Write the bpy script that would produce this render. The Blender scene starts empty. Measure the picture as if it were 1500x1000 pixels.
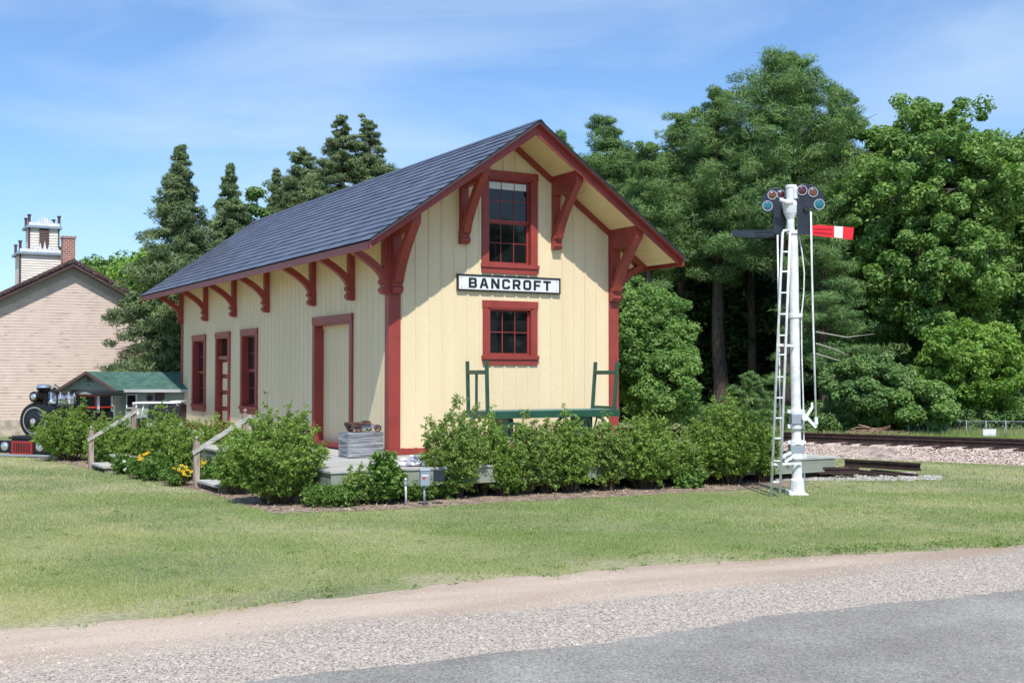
import bpy, math, random
import numpy as np
from mathutils import Matrix, Vector
R = math.radians
rnd = random.Random(7)
rng = np.random.default_rng(11)
scn = bpy.context.scene
col = scn.collection

# ------------------------------------------------------------------ camera
CAM = Vector((-8.851, -19.811, 1.32)); FP = 1762.8; PITCH = .0284; YAW = -.5215
cd = bpy.data.cameras.new('camera'); cam = bpy.data.objects.new('camera', cd); col.objects.link(cam)
cam.location = CAM; cam.rotation_euler = (math.pi/2+PITCH, 0, YAW)
cd.sensor_width = 36; cd.lens = 36*FP/1500; cd.clip_end = 3000; cd.clip_start = .1
scn.camera = cam

# ------------------------------------------------------------------ world, sun
SUNDIR = Vector((.44, 1.12, -1.67)).normalized()      # way the light travels
EL = math.asin(-SUNDIR.z); AZ = math.atan2(-SUNDIR.x, -SUNDIR.y)
w = bpy.data.worlds.new("World"); scn.world = w; w.use_nodes = True
nt = w.node_tree; nt.nodes.clear()
def WN(t, **k):
    n = nt.nodes.new(t)
    for a, b in k.items(): setattr(n, a, b)
    return n
sky = WN('ShaderNodeTexSky', sky_type='NISHITA', sun_disc=False)
sky.sun_elevation = EL; sky.sun_rotation = AZ; sky.air_density = 1.0; sky.dust_density = .6; sky.ozone_density = 2.2
tc = WN('ShaderNodeTexCoord'); mp = WN('ShaderNodeMapping'); mp.inputs['Scale'].default_value = (1.0, 1.0, 4.5); mp.inputs['Rotation'].default_value = (.12, .05, 3.0)
n1 = WN('ShaderNodeTexNoise'); n1.inputs['Scale'].default_value = 2.6; n1.inputs['Detail'].default_value = 9; n1.inputs['Roughness'].default_value = .55; n1.inputs['Distortion'].default_value = .5
cr = WN('ShaderNodeValToRGB'); cr.color_ramp.elements[0].position = .43; cr.color_ramp.elements[0].color = (0, 0, 0, 1); cr.color_ramp.elements[1].position = .80; cr.color_ramp.elements[1].color = (.65, .65, .65, 1)
mx = WN('ShaderNodeMix', data_type='RGBA'); mx.inputs[7].default_value = (8.4, 10.3, 12.4, 1)
bg = WN('ShaderNodeBackground'); bg.inputs['Strength'].default_value = .085; wo = WN('ShaderNodeOutputWorld')
L = nt.links.new
L(tc.outputs['Generated'], mp.inputs[0]); L(mp.outputs[0], n1.inputs['Vector']); L(n1.outputs['Fac'], cr.inputs[0])
gm = WN('ShaderNodeMix', data_type='RGBA', blend_type='MULTIPLY'); gm.inputs[0].default_value = 1; gm.inputs[7].default_value = (1.42, 1.74, 2.08, 1)
L(sky.outputs[0], gm.inputs[6])
L(cr.outputs[0], mx.inputs[0]); L(gm.outputs[2], mx.inputs[6]); L(mx.outputs[2], bg.inputs[0]); L(bg.outputs[0], wo.inputs[0])
sl = bpy.data.lights.new('sun', 'SUN'); sl.energy = 5.0; sl.angle = R(.53); sl.color = (1, .955, .88)
so = bpy.data.objects.new('sun', sl); col.objects.link(so); so.rotation_euler = SUNDIR.to_track_quat('-Z', 'Y').to_euler(); so.location = (-20, -40, 50)
scn.view_settings.view_transform = 'Standard'; scn.view_settings.look = 'None'; scn.view_settings.gamma = 1
scn.view_settings.exposure = .02
scn.cycles.max_bounces = 6; scn.cycles.transparent_max_bounces = 8

# ------------------------------------------------------------------ placing helpers
GZ = -.62
FW = Vector((-math.sin(YAW), math.cos(YAW), 0)); RT = Vector((math.cos(YAW), math.sin(YAW), 0))
def ray(u, v):
    x = (u-750)/FP; z = -(v-500)/FP
    y2 = math.cos(PITCH)-math.sin(PITCH)*z; z2 = math.sin(PITCH)+math.cos(PITCH)*z
    return RT*x + FW*y2 + Vector((0, 0, z2))
def G(u, v, z=GZ):                    # point of a level plane seen at photo pixel
    d = ray(u, v); t = (z-CAM.z)/d.z; return CAM+d*t
def DP(u, v, D):                      # point at distance D along the view axis
    d = ray(u, v); return CAM+d*(D/(d.dot(FW)))
def GD(u, D):                         # ground point at image column u, distance D
    p = DP(u, 500, D); return Vector((p.x, p.y, GZ))
def pxz(v, D): return DP(750, v, D).z
VIEWROT = YAW                          # z rotation that turns local +x to image right, +y away

# ------------------------------------------------------------------ material helpers
def mat(name, c, rough=.6, var=.12, scale=3., bump=0., bscale=30., c2=None, stretch=None, spec=.5, metal=0., trans=0., detail=6, ramp=(.35, .65), coords='Object', dist=.02, fine=None):
    m = bpy.data.materials.new(name); m.use_nodes = True; t = m.node_tree; N = t.nodes; K = t.links.new
    b = N['Principled BSDF']; b.inputs['Roughness'].default_value = rough; b.inputs['Metallic'].default_value = metal; b.inputs['Specular IOR Level'].default_value = spec
    tcn = N.new('ShaderNodeTexCoord'); mpn = N.new('ShaderNodeMapping')
    if stretch: mpn.inputs['Scale'].default_value = stretch
    K(tcn.outputs[coords], mpn.inputs[0])
    ns = N.new('ShaderNodeTexNoise'); ns.inputs['Scale'].default_value = scale; ns.inputs['Detail'].default_value = detail
    K(mpn.outputs[0], ns.inputs['Vector'])
    rp = N.new('ShaderNodeValToRGB'); rp.color_ramp.elements[0].position = ramp[0]; rp.color_ramp.elements[1].position = ramp[1]
    a = tuple(x*(1-var) for x in c); d = c2 if c2 else tuple(min(1, x*(1+var)) for x in c)
    rp.color_ramp.elements[0].color = (*a, 1); rp.color_ramp.elements[1].color = (*d, 1)
    K(ns.outputs['Fac'], rp.inputs[0]); out = rp.outputs[0]
    if fine:
        n2 = N.new('ShaderNodeTexNoise'); n2.inputs['Scale'].default_value = fine[0]; n2.inputs['Detail'].default_value = 4
        K(tcn.outputs[coords], n2.inputs['Vector'])
        mr = N.new('ShaderNodeMapRange'); mr.inputs[1].default_value = .3; mr.inputs[2].default_value = .7; mr.inputs[3].default_value = 1-fine[1]; mr.inputs[4].default_value = 1+fine[1]
        K(n2.outputs['Fac'], mr.inputs[0])
        ml = N.new('ShaderNodeMix'); ml.data_type = 'RGBA'; ml.blend_type = 'MULTIPLY'; ml.inputs[0].default_value = 1
        K(out, ml.inputs[6]); K(mr.outputs[0], ml.inputs[7]); out = ml.outputs[2]
    K(out, b.inputs['Base Color'])
    if bump:
        nb = N.new('ShaderNodeTexNoise'); nb.inputs['Scale'].default_value = bscale; nb.inputs['Detail'].default_value = 5
        K(mpn.outputs[0], nb.inputs['Vector'])
        bp = N.new('ShaderNodeBump'); bp.inputs['Strength'].default_value = bump; bp.inputs['Distance'].default_value = dist
        K(nb.outputs['Fac'], bp.inputs['Height']); K(bp.outputs[0], b.inputs['Normal'])
    return m

def leafmat(name, c, c2, rough=.5, tr=.35, bark=None):
    m = bpy.data.materials.new(name); m.use_nodes = True; t = m.node_tree; N = t.nodes; K = t.links.new
    N.remove(N['Principled BSDF']); o = N['Material Output']
    at = N.new('ShaderNodeAttribute'); at.attribute_name = 'tint'
    rp = N.new('ShaderNodeMix'); rp.data_type = 'RGBA'; rp.inputs[6].default_value = (*c, 1); rp.inputs[7].default_value = (*c2, 1)
    K(at.outputs['Fac'], rp.inputs[0])
    d = N.new('ShaderNodeBsdfPrincipled'); d.inputs['Roughness'].default_value = rough; d.inputs['Specular IOR Level'].default_value = .3
    tl = N.new('ShaderNodeBsdfTranslucent'); ml = N.new('ShaderNodeMix'); ml.data_type = 'RGBA'; ml.blend_type = 'MULTIPLY'; ml.inputs[0].default_value = 1; ml.inputs[7].default_value = (1.1, 1.15, .5, 1)
    K(rp.outputs[2], ml.inputs[6]); K(rp.outputs[2], d.inputs['Base Color']); K(ml.outputs[2], tl.inputs[0])
    ms = N.new('ShaderNodeMixShader'); ms.inputs[0].default_value = tr
    K(d.outputs[0], ms.inputs[1]); K(tl.outputs[0], ms.inputs[2]); K(ms.outputs[0], o.inputs[0])
    return m

M = {}
M['cream'] = mat('cream_paint', (.75, .615, .40), .55, .035, 1.6, bump=.10, bscale=60, stretch=(1.6, 1.6, .22), fine=(14, .03))
M['cream_soffit'] = mat('cream_soffit_paint', (.82, .66, .36), .5, .04, 2, bump=.05, bscale=40)
M['red'] = mat('barn_red_paint', (.29, .046, .036), .45, .10, 2.5, bump=.06, bscale=50, fine=(14, .05))
M['roof'] = mat('slate_blue_shingle', (.105, .122, .172), .42, .10, 1.5, bump=.15, bscale=160, fine=(60, .18), spec=.5)
M['roof_light'] = mat('weathered_blue_shingle', (.122, .140, .192), .42, .12, 2, bump=.15, bscale=160, fine=(60, .18))
M['roof_dark'] = mat('deep_blue_shingle', (.092, .106, .152), .45, .12, 2, bump=.15, bscale=160, fine=(60, .18))
M['roof_edge'] = mat('shingle_edge_lap_shade', (.012, .012, .016), .8)  # near-black roof rim; on the course butts it paints in the shade line
M['drip'] = mat('drip_edge_metal', (.40, .30, .31), .4, .1, metal=.3)
M['glass'] = mat('dark_window_glass', (.010, .012, .013), .03, .3, 2, bump=.02, bscale=3, spec=.5)
M['blind'] = mat('white_blind', (.7, .74, .72), .7, .05)
M['white'] = mat('white_paint', (.72, .73, .74), .4, .14, 7, bump=.12, bscale=25, fine=(40, .07))
M['sign'] = mat('sign_white', (.74, .74, .76), .45, .04)
M['black'] = mat('black_paint', (.014, .014, .016), .4, .2)
M['gloss_black'] = mat('gloss_black', (.010, .011, .013), .15, .2)
M['navy'] = mat('dark_navy_enamel', (.018, .022, .034), .35, .25, 6)
M['signal_red'] = mat('signal_red_enamel', (.72, .012, .022), .35, .10, 8, fine=(30, .08))
M['lens_red'] = mat('red_lens', (.07, .005, .008), .12, .3, 20, spec=1)
M['lens_amber'] = mat('amber_lens', (.13, .038, .012), .12, .3, 20, spec=1)
M['lens_teal'] = mat('teal_lens', (.008, .13, .17), .12, .2, 20, spec=1)
M['cart_green'] = mat('cart_green_paint', (.020, .080, .048), .4, .15, 4)
M['cart_top'] = mat('worn_green_boards', (.09, .20, .19), .5, .2, 6, stretch=(.4, 3, 1))
M['crate'] = mat('weathered_crate_wood', (.20, .205, .22), .85, .5, 5, bump=.5, bscale=14, c2=(.40, .41, .44), stretch=(.5, .5, 7), fine=(40, .15))
M['deck'] = mat('weathered_deck_wood', (.40, .39, .36), .8, .25, 4, bump=.3, bscale=20, stretch=(.35, 5, 1), c2=(.56, .55, .51))
M['fascia'] = mat('grey_green_boards', (.25, .27, .22), .7, .12, 3, stretch=(.3, .3, 4), bump=.1)
M['rail_wood'] = mat('grey_rail_wood', (.36, .34, .31), .8, .3, 8, bump=.3, bscale=30, stretch=(1, 1, 4), c2=(.52, .50, .47))
M['post_wood'] = mat('tan_post_wood', (.30, .22, .16), .8, .25, 6, bump=.3, stretch=(4, 4, .6), c2=(.42, .36, .30))
M['rust'] = mat('rusty_iron', (.075, .032, .022), .8, .4, 12, bump=.3, c2=(.15, .065, .045))
M['rust_dark'] = mat('dark_rusty_rail', (.035, .017, .014), .7, .3, 8, c2=(.06, .03, .025))
M['metal'] = mat('grey_steel', (.30, .34, .38), .45, .1, metal=.2)
M['galv'] = mat('galvanised_blue_grey', (.26, .33, .39), .5, .1)
M['chrome'] = mat('polished_silver', (.75, .77, .8), .18, .05, metal=.9)
M['wagon_red'] = mat('grille_red', (.30, .022, .022), .35, .15)
M['win_red'] = mat('bright_red_frame', (.55, .05, .03), .4, .1)
M['rubber'] = mat('black_rubber', (.012, .012, .012), .8)
M['bark'] = mat('pine_bark', (.060, .045, .035), .9, .4, 6, bump=.8, bscale=18, stretch=(3, 3, .5), c2=(.13, .10, .08))
M['bark_grey'] = mat('grey_bark', (.085, .072, .060), .9, .4, 6, bump=.8, bscale=18, stretch=(3, 3, .5), c2=(.16, .14, .12))
M['stem'] = mat('shrub_stems', (.10, .075, .045), .9, .3)
M['deadwood'] = mat('bleached_dead_branch', (.35, .32, .28), .8, .2)
M['pine'] = leafmat('white_pine_needles', (0.092, 0.187, 0.067), (0.244, 0.373, 0.130), tr=.3)
M['spruce'] = leafmat('spruce_needles', (0.083, 0.143, 0.068), (0.250, 0.320, 0.140), tr=.25)
M['oak'] = leafmat('oak_leaves', (.105, .215, .052), (.265, .420, .120), tr=.38)
M['maple'] = leafmat('bright_maple_leaves', (.120, .255, .040), (.300, .460, .095), tr=.4)
M['dusky'] = leafmat('mid_green_leaves', (.100, .200, .065), (.220, .350, .120), tr=.35)
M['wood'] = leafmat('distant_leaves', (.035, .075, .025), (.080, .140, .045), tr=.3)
M['shrub'] = leafmat('ninebark_leaves', (.125, .215, .038), (.340, .490, .120), tr=.38)
M['shrub_b'] = leafmat('olive_shrub_leaves', (.130, .210, .045), (.350, .475, .140), tr=.38)
M['peony'] = leafmat('peony_leaves', (.085, .185, .035), (.215, .350, .085), tr=.35)
M['blade'] = leafmat('grass_blades', (.255, .365, .105), (.530, .525, .265), rough=.6, tr=.35)
M['weed'] = leafmat('weed_leaves', (0.112, 0.208, 0.048), (0.240, 0.336, 0.096), tr=.3)
M['yellow'] = mat('yellow_petals', (.85, .50, .01), .6, .1)
M['brownc'] = mat('brown_flower_centre', (.06, .03, .01), .8)
M['petalw'] = mat('white_petals', (.75, .74, .68), .6, .1)
M['church'] = mat('peeling_pink_clapboard', (.60, .47, .40), .8, .0, 2.2, c2=(.66, .53, .46), bump=.2, bscale=20)
M['church_soffit'] = mat('brown_cornice', (.085, .042, .042), .7, .2)
M['frieze_grey'] = mat('grey_frieze_board', (.40, .36, .31), .7, .05)  # even grey of the church frieze, darker than the clapboards
M['tower'] = mat('ivory_clapboard', (.70, .66, .58), .7, .05)
M['brick'] = mat('chimney_brick', (.30, .13, .09), .85, .2, 9, c2=(.42, .22, .16))
M['stone'] = mat('fieldstone', (.42, .36, .29), .85, .25, 5, bump=.5, c2=(.52, .46, .38))
M['cabin_wall'] = mat('sage_boards', (.25, .31, .27), .7, .06, 2, stretch=(5, 5, .3))
M['cabin_roof'] = mat('green_shingles', (.055, .130, .105), .8, .15, 5, bump=.3, c2=(.085, .18, .15), fine=(30, .15))
M['brown_roof'] = mat('brown_shingles', (.12, .08, .07), .8, .2, 5)
M['dark_in'] = mat('dark_backing', (.012, .012, .014), .9)  # near-black backing; stands in for shade inside the depot and under the deck
M['mulch'] = mat('bark_mulch', (.25, .18, .13), .95, .35, 9, bump=.9, bscale=45, c2=(.42, .32, .24), fine=(80, .3), dist=.04)

# ------------------------------------------------------------------ object helpers
MATRIX = {}
def tag(o, label=None, cat=None, group=None, kind=None):
    if label: o['label'] = label
    if cat: o['category'] = cat
    if group: o['group'] = group
    if kind: o['kind'] = kind
    return o
def empty(name, loc, rz=0, label=None, cat=None, group=None, tilt=0):
    o = bpy.data.objects.new(name, None); col.objects.link(o); o.location = loc; o.rotation_euler = (0, tilt, rz); o.empty_display_size = .3
    return tag(o, label, cat, group)
def wmat(o):
    if o is None: return Matrix()
    m = Matrix.LocRotScale(o.location, o.rotation_euler, o.scale)
    return wmat(o.parent) @ m
def link_mesh(name, me, parent=None, m=None):
    o = bpy.data.objects.new(name, me); col.objects.link(o)
    if parent: o.parent = parent
    if m:
        for mm in (m if isinstance(m, (list, tuple)) else [m]): me.materials.append(mm)
    return o
class MB:
    """collects shapes; build() links them as one mesh object"""
    def __init__(s, T=None): s.v = []; s.f = []; s.mi = []; s.T = T; s.cur = 0; s.sm = []
    def add(s, vs, fs, smooth=False):
        k = len(s.v)
        s.v += [s.T(*p) if s.T else tuple(p) for p in vs]
        s.f += [tuple(i+k for i in f) for f in fs]; s.mi += [s.cur]*len(fs); s.sm += [smooth]*len(fs)
    def box(s, x0, x1, y0, y1, z0, z1, bev=0):
        x0, x1 = min(x0, x1), max(x0, x1); y0, y1 = min(y0, y1), max(y0, y1); z0, z1 = min(z0, z1), max(z0, z1)
        s.add([(x0, y0, z0), (x1, y0, z0), (x1, y1, z0), (x0, y1, z0), (x0, y0, z1), (x1, y0, z1), (x1, y1, z1), (x0, y1, z1)],
              [(0, 3, 2, 1), (4, 5, 6, 7), (0, 1, 5, 4), (1, 2, 6, 5), (2, 3, 7, 6), (3, 0, 4, 7)])
    def prism(s, poly, a, b, ax='y'):
        """poly of 2-D points (p,q), extruded a..b along ax; y: (x,z); x: (y,z); z: (x,y)"""
        n = len(poly)
        def P(p, q, c): return {'y': (p, c, q), 'x': (c, p, q), 'z': (p, q, c)}[ax]
        vs = [P(p, q, a) for p, q in poly]+[P(p, q, b) for p, q in poly]
        fs = [tuple(range(n)), tuple(range(2*n-1, n-1, -1))]+[(i, i+n, (i+1) % n+n, (i+1) % n) for i in range(n)]
        s.add(vs, fs)
    def strip(s, A, B, a, b, ax='y'):
        """band between two equally long polylines, extruded"""
        for i in range(len(A)-1): s.prism([A[i], A[i+1], B[i+1], B[i]], a, b, ax)
    def beam(s, p, q, w, h, up=(0, 0, 1)):
        p = Vector(p); q = Vector(q); d = (q-p).normalized(); u = Vector(up)
        if abs(d.dot(u)) > .98: u = Vector((0, 1, 0))
        r = d.cross(u).normalized(); u = r.cross(d).normalized(); r = r*w/2; u = u*h/2
        s.add([p-r-u, p+r-u, p+r+u, p-r+u, q-r-u, q+r-u, q+r+u, q-r+u], [(0, 3, 2, 1), (4, 5, 6, 7), (0, 1, 5, 4), (1, 2, 6, 5), (2, 3, 7, 6), (3, 0, 4, 7)])
    def tube(s, pts, rs, n=8, cap=True):
        pts = [Vector(p) for p in pts]
        if not isinstance(rs, (list, tuple)): rs = [rs]*len(pts)
        vs = []; fs = []; prev = None
        for i, p in enumerate(pts):
            d = (pts[min(i+1, len(pts)-1)]-pts[max(i-1, 0)]).normalized()
            if prev is None:
                a = Vector((0, 0, 1)) if abs(d.z) < .9 else Vector((1, 0, 0)); r = d.cross(a).normalized()
            else: r = (prev-d*prev.dot(d)).normalized()
            prev = r; u = d.cross(r)
            for k in range(n):
                t = 2*math.pi*k/n; vs.append(p+(r*math.cos(t)+u*math.sin(t))*rs[i])
        for i in range(len(pts)-1):
            for k in range(n):
                a = i*n+k; b = i*n+(k+1) % n; fs.append((a, b, b+n, a+n))
        if cap: fs += [tuple(range(n-1, -1, -1)), tuple(range((len(pts)-1)*n, len(pts)*n))]
        s.add(vs, fs, True)
    def lathe(s, prof, o=(0, 0, 0), axis=(0, 0, 1), n=16):
        o = Vector(o); ax = Vector(axis).normalized(); a = Vector((0, 0, 1)) if abs(ax.z) < .9 else Vector((1, 0, 0))
        r = ax.cross(a).normalized(); u = ax.cross(r); vs = []; fs = []
        for (rad, h) in prof:
            for k in range(n):
                t = 2*math.pi*k/n; vs.append(o+ax*h+(r*math.cos(t)+u*math.sin(t))*max(rad, 1e-4))
        for i in range(len(prof)-1):
            for k in range(n):
                p = i*n+k; q = i*n+(k+1) % n; fs.append((p, q, q+n, p+n))
        fs += [tuple(range(n-1, -1, -1)), tuple(range((len(prof)-1)*n, len(prof)*n))]
        s.add(vs, fs, False)
    def build(s, name, m, parent=None, world=False, bevel=0, recalc=True):
        me = bpy.data.meshes.new(name); vs = s.v
        if world and parent is not None:
            inv = wmat(parent).inverted(); vs = [inv @ Vector(p) for p in vs]
        me.from_pydata([tuple(p) for p in vs], [], s.f); me.update()
        for i, k in enumerate(s.mi): me.polygons[i].material_index = k; me.polygons[i].use_smooth = s.sm[i]
        if recalc:
            import bmesh
            b = bmesh.new(); b.from_mesh(me); bmesh.ops.recalc_face_normals(b, faces=b.faces); b.to_mesh(me); b.free()
        o = link_mesh(name, me, parent, m)
        if bevel:
            md = o.modifiers.new('bevel', 'BEVEL'); md.width = bevel; md.segments = 2; md.limit_method = 'ANGLE'
        return o
def quads_mesh(name, V, tint, m, parent=None, k=4):
    """V (N,k,3) separate polygons, tint (N,)"""
    n = len(V); me = bpy.data.meshes.new(name)
    me.vertices.add(n*k); me.vertices.foreach_set('co', V.astype(np.float32).ravel())
    me.loops.add(n*k); me.loops.foreach_set('vertex_index', np.arange(n*k, dtype=np.int32))
    me.polygons.add(n); me.polygons.foreach_set('loop_start', np.arange(0, n*k, k, dtype=np.int32))
    at = me.attributes.new('tint', 'FLOAT', 'FACE'); at.data.foreach_set('value', tint.astype(np.float32))
    me.update(calc_edges=True)
    return link_mesh(name, me, parent, m)
def unit(a): return a/np.maximum(np.linalg.norm(a, axis=-1, keepdims=True), 1e-9)
def leaf_quads(c, nrm, size, aspect=.5, axis=None):
    """diamond leaves at c with normal nrm"""
    n = len(c); r = axis if axis is not None else rng.normal(size=(n, 3))
    a = unit(r-nrm*np.sum(r*nrm, 1, keepdims=True)); b = np.cross(nrm, a); size = np.broadcast_to(size, (n,))[:, None]
    return np.stack([c-a*size, c+b*size*aspect, c+a*size, c-b*size*aspect], 1)
def copy_tree(o, parent=None, loc=None, rz=None, sc=None, label=None):
    c = o.copy(); col.objects.link(c); c.parent = parent
    if loc is not None: c.location = loc
    if rz is not None: c.rotation_euler = (c.rotation_euler.x, c.rotation_euler.y, rz)
    if sc is not None: c.scale = (sc, sc, sc) if not isinstance(sc, tuple) else sc
    if label: c['label'] = label
    for ch in list(o.children): copy_tree(ch, c)
    return c

# ================================================================== SETTING
def interp(x, xs, ys): return np.interp(x, xs, ys)
def grass_edge(x): return interp(x, [-60, -12, -7.5, -5.4, -3.1, -.4, 2.9, 8, 14, 40, 90], [-10.2, -10.15, -9.95, -9.9, -9.7, -10.0, -10.75, -11.6, -12.3, -15.5, -22])
def tar_edge(x): return interp(x, [-60, -6.3, -4.7, -3.8, -2.1, .4, 20, 90], [-11.0, -12.35, -12.45, -12.55, -12.4, -12.65, -14.2, -21])
def wob(x, a, f, ph=0): return a*(np.sin(x*f+ph)+.6*np.sin(x*f*2.7+1.3+ph)+.4*np.sin(x*f*6.1+2.1*ph))

def ground_material():
    m = mat('lawn_soil', (.18, .22, .09), .95, .25, .35, bump=.5, bscale=25, c2=(.36, .33, .19), detail=8, fine=(18, .30), dist=.03)
    return m
def sheet(name, x0, x1, nx, ylo, yhi, z, m, ny=1):
    mb = MB(); xs = np.linspace(x0, x1, nx+1)
    for i in range(nx):
        a, b = xs[i], xs[i+1]
        mb.add([(a, ylo(a), z), (b, ylo(b), z), (b, yhi(b), z), (a, yhi(a), z)], [(0, 1, 2, 3)])
    o = mb.build(name, m, recalc=False); return tag(o, kind='structure')
mb = MB(); mb.add([(-900, -900, GZ), (900, -900, GZ), (900, 900, GZ), (-900, 900, GZ)], [(0, 1, 2, 3)])
tag(mb.build('lawn', ground_material(), recalc=False), kind='structure')
# gravel and sand shoulder
def shoulder_material():
    m = mat('sand_and_gravel', (.42, .315, .235), .95, .14, .9, bump=.4, bscale=70, c2=(.52, .415, .325), stretch=(.4, 1.6, 1), fine=(45, .14), dist=.02)
    t = m.node_tree; N = t.nodes; K = t.links.new; b = N['Principled BSDF']; old = b.inputs['Base Color'].links[0].from_socket
    tcn = N.new('ShaderNodeTexCoord'); sp = N.new('ShaderNodeSeparateXYZ'); K(tcn.outputs['Object'], sp.inputs[0])
    ns = N.new('ShaderNodeTexNoise'); ns.inputs['Scale'].default_value = 1.3; ns.inputs['Detail'].default_value = 7
    mpn = N.new('ShaderNodeMapping'); mpn.inputs['Scale'].default_value = (.35, 1.4, 1); K(tcn.outputs['Object'], mpn.inputs[0]); K(mpn.outputs[0], ns.inputs['Vector'])
    ma = N.new('ShaderNodeMath'); ma.operation = 'MULTIPLY_ADD'; ma.inputs[1].default_value = 1.6; K(ns.outputs['Fac'], ma.inputs[0]); K(sp.outputs['Y'], ma.inputs[2])
    mr = N.new('ShaderNodeMapRange'); mr.inputs[1].default_value = -11.0+.8+.25; mr.inputs[2].default_value = -11.0+.8-.35; K(ma.outputs[0], mr.inputs[0])
    vo = N.new('ShaderNodeTexVoronoi'); vo.inputs['Scale'].default_value = 60; K(tcn.outputs['Object'], vo.inputs['Vector'])
    vr = N.new('ShaderNodeValToRGB'); e = vr.color_ramp.elements; e[0].color = (.13, .12, .115, 1); e[1].color = (.56, .48, .40, 1); e[0].position = .1; e[1].position = .8; K(vo.outputs['Color'], vr.inputs[0])
    mxn = N.new('ShaderNodeMix'); mxn.data_type = 'RGBA'; K(mr.outputs[0], mxn.inputs[0]); K(old, mxn.inputs[6]); K(vr.outputs[0], mxn.inputs[7]); K(mxn.outputs[2], b.inputs['Base Color'])
    return m
sheet('gravel_shoulder', -60, 90, 900, lambda x: tar_edge(x)-.6, lambda x: grass_edge(x)+wob(x, .05, 3.1)+wob(x, .02, 17), GZ+.004, shoulder_material())
def asphalt_material():
    m = mat('chipseal_asphalt', (.235, .224, .203), .9, .16, .9, bump=.6, bscale=120, fine=(75, .35), c2=(.285, .273, .25), dist=.012)
    t = m.node_tree; N = t.nodes; K = t.links.new; b = N['Principled BSDF']; old = b.inputs['Base Color'].links[0].from_socket
    tcn = N.new('ShaderNodeTexCoord'); vo = N.new('ShaderNodeTexVoronoi'); vo.inputs['Scale'].default_value = 62; K(tcn.outputs['Object'], vo.inputs['Vector'])
    vr = N.new('ShaderNodeValToRGB'); e = vr.color_ramp.elements; e[0].color = (.75, .75, .75, 1); e[1].color = (1.55, 1.52, 1.46, 1); e[0].position = .1; e[1].position = .95; K(vo.outputs['Color'], vr.inputs[0])
    mm = N.new('ShaderNodeMix'); mm.data_type = 'RGBA'; mm.blend_type = 'MULTIPLY'; mm.inputs[0].default_value = .85; K(old, mm.inputs[6]); K(vr.outputs[0], mm.inputs[7])
    K(mm.outputs[2], b.inputs['Base Color']); return m
asph = asphalt_material()
sheet('road', -60, 90, 1200, lambda x: -26, lambda x: tar_edge(x)+wob(x, .02, 5)+wob(x, .014, 31)+wob(x, .008, 83), GZ+.012, asph)
# mulch bed
def mulch_front(x): return float(interp(x, [-3.9, -3.2, -1.6, .2, 2.3, 4.6, 5.6, 6.4], [-3.15, -3.42, -3.75, -3.62, -3.85, -3.9, -3.95, -3.75]))-.05
mb = MB(); z = GZ+.004
xs = np.linspace(-3.30, 6.6, 90)
for a, b in zip(xs[:-1], xs[1:]):
    mb.add([(a, mulch_front(a)+wob(a, .03, 4), z), (b, mulch_front(b)+wob(b, .03, 4), z), (b, -2.2, z), (a, -2.2, z)], [(0, 1, 2, 3)])
ys = np.linspace(-2.2, 12, 90)
def mulch_left(y): return float(interp(y, [-2.2, 0, 4, 8.5, 12], [-3.30, -3.26, -3.64, -4.18, -4.72]))+float(wob(y, .03, 4))
for a, b in zip(ys[:-1], ys[1:]):
    mb.add([(mulch_left(a), a, z), (-1.2, a, z), (-1.2, b, z), (mulch_left(b), b, z)], [(0, 1, 2, 3)])
tag(mb.build('mulch_bed', M['mulch'], recalc=False), kind='structure')

def in_mulch(x, y):
    mf = np.interp(x, [-3.9, -3.2, -1.6, .2, 2.3, 4.6, 5.6, 6.4], [-3.15, -3.42, -3.75, -3.62, -3.85, -3.9, -3.95, -3.75])-.05
    ml = np.interp(y, [-2.2, 0, 4, 8.5, 12], [-3.30, -3.26, -3.64, -4.18, -4.72])
    return ((x > -3.30) & (x < 6.6) & (y > mf) & (y < -2)) | ((y > -2.3) & (y < 12) & (x > ml) & (x < 6.6))
def visible(x, y, z=GZ, mx=30):
    dx = x-CAM.x; dy = y-CAM.y; D = dx*FW.x+dy*FW.y; X = dx*RT.x+dy*RT.y
    u = 750+FP*X/np.maximum(D, .1)
    v = 500-FP*(z-CAM.z)/np.maximum(D, .1)*1.0+FP*PITCH
    return (D > 2) & (u > -mx) & (u < 1500+mx) & (v < 1040), D
def fbm(x, y, sc):
    """smooth value noise 0..1"""
    T = np.random.default_rng(3).uniform(0, 1, (64, 64)); o = 0; a = .5; tot = 0
    for k in range(4):
        u = x*sc*2**k+17.3*k; v = y*sc*2**k+9.1*k; i = np.floor(u).astype(int); j = np.floor(v).astype(int); f = u-i; g = v-j; f = f*f*(3-2*f); g = g*g*(3-2*g)
        q = T[i % 64, j % 64]*(1-f)*(1-g)+T[(i+1) % 64, j % 64]*f*(1-g)+T[i % 64, (j+1) % 64]*(1-f)*g+T[(i+1) % 64, (j+1) % 64]*f*g
        o = o+q*a; tot += a; a *= .5
    return o/tot
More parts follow.
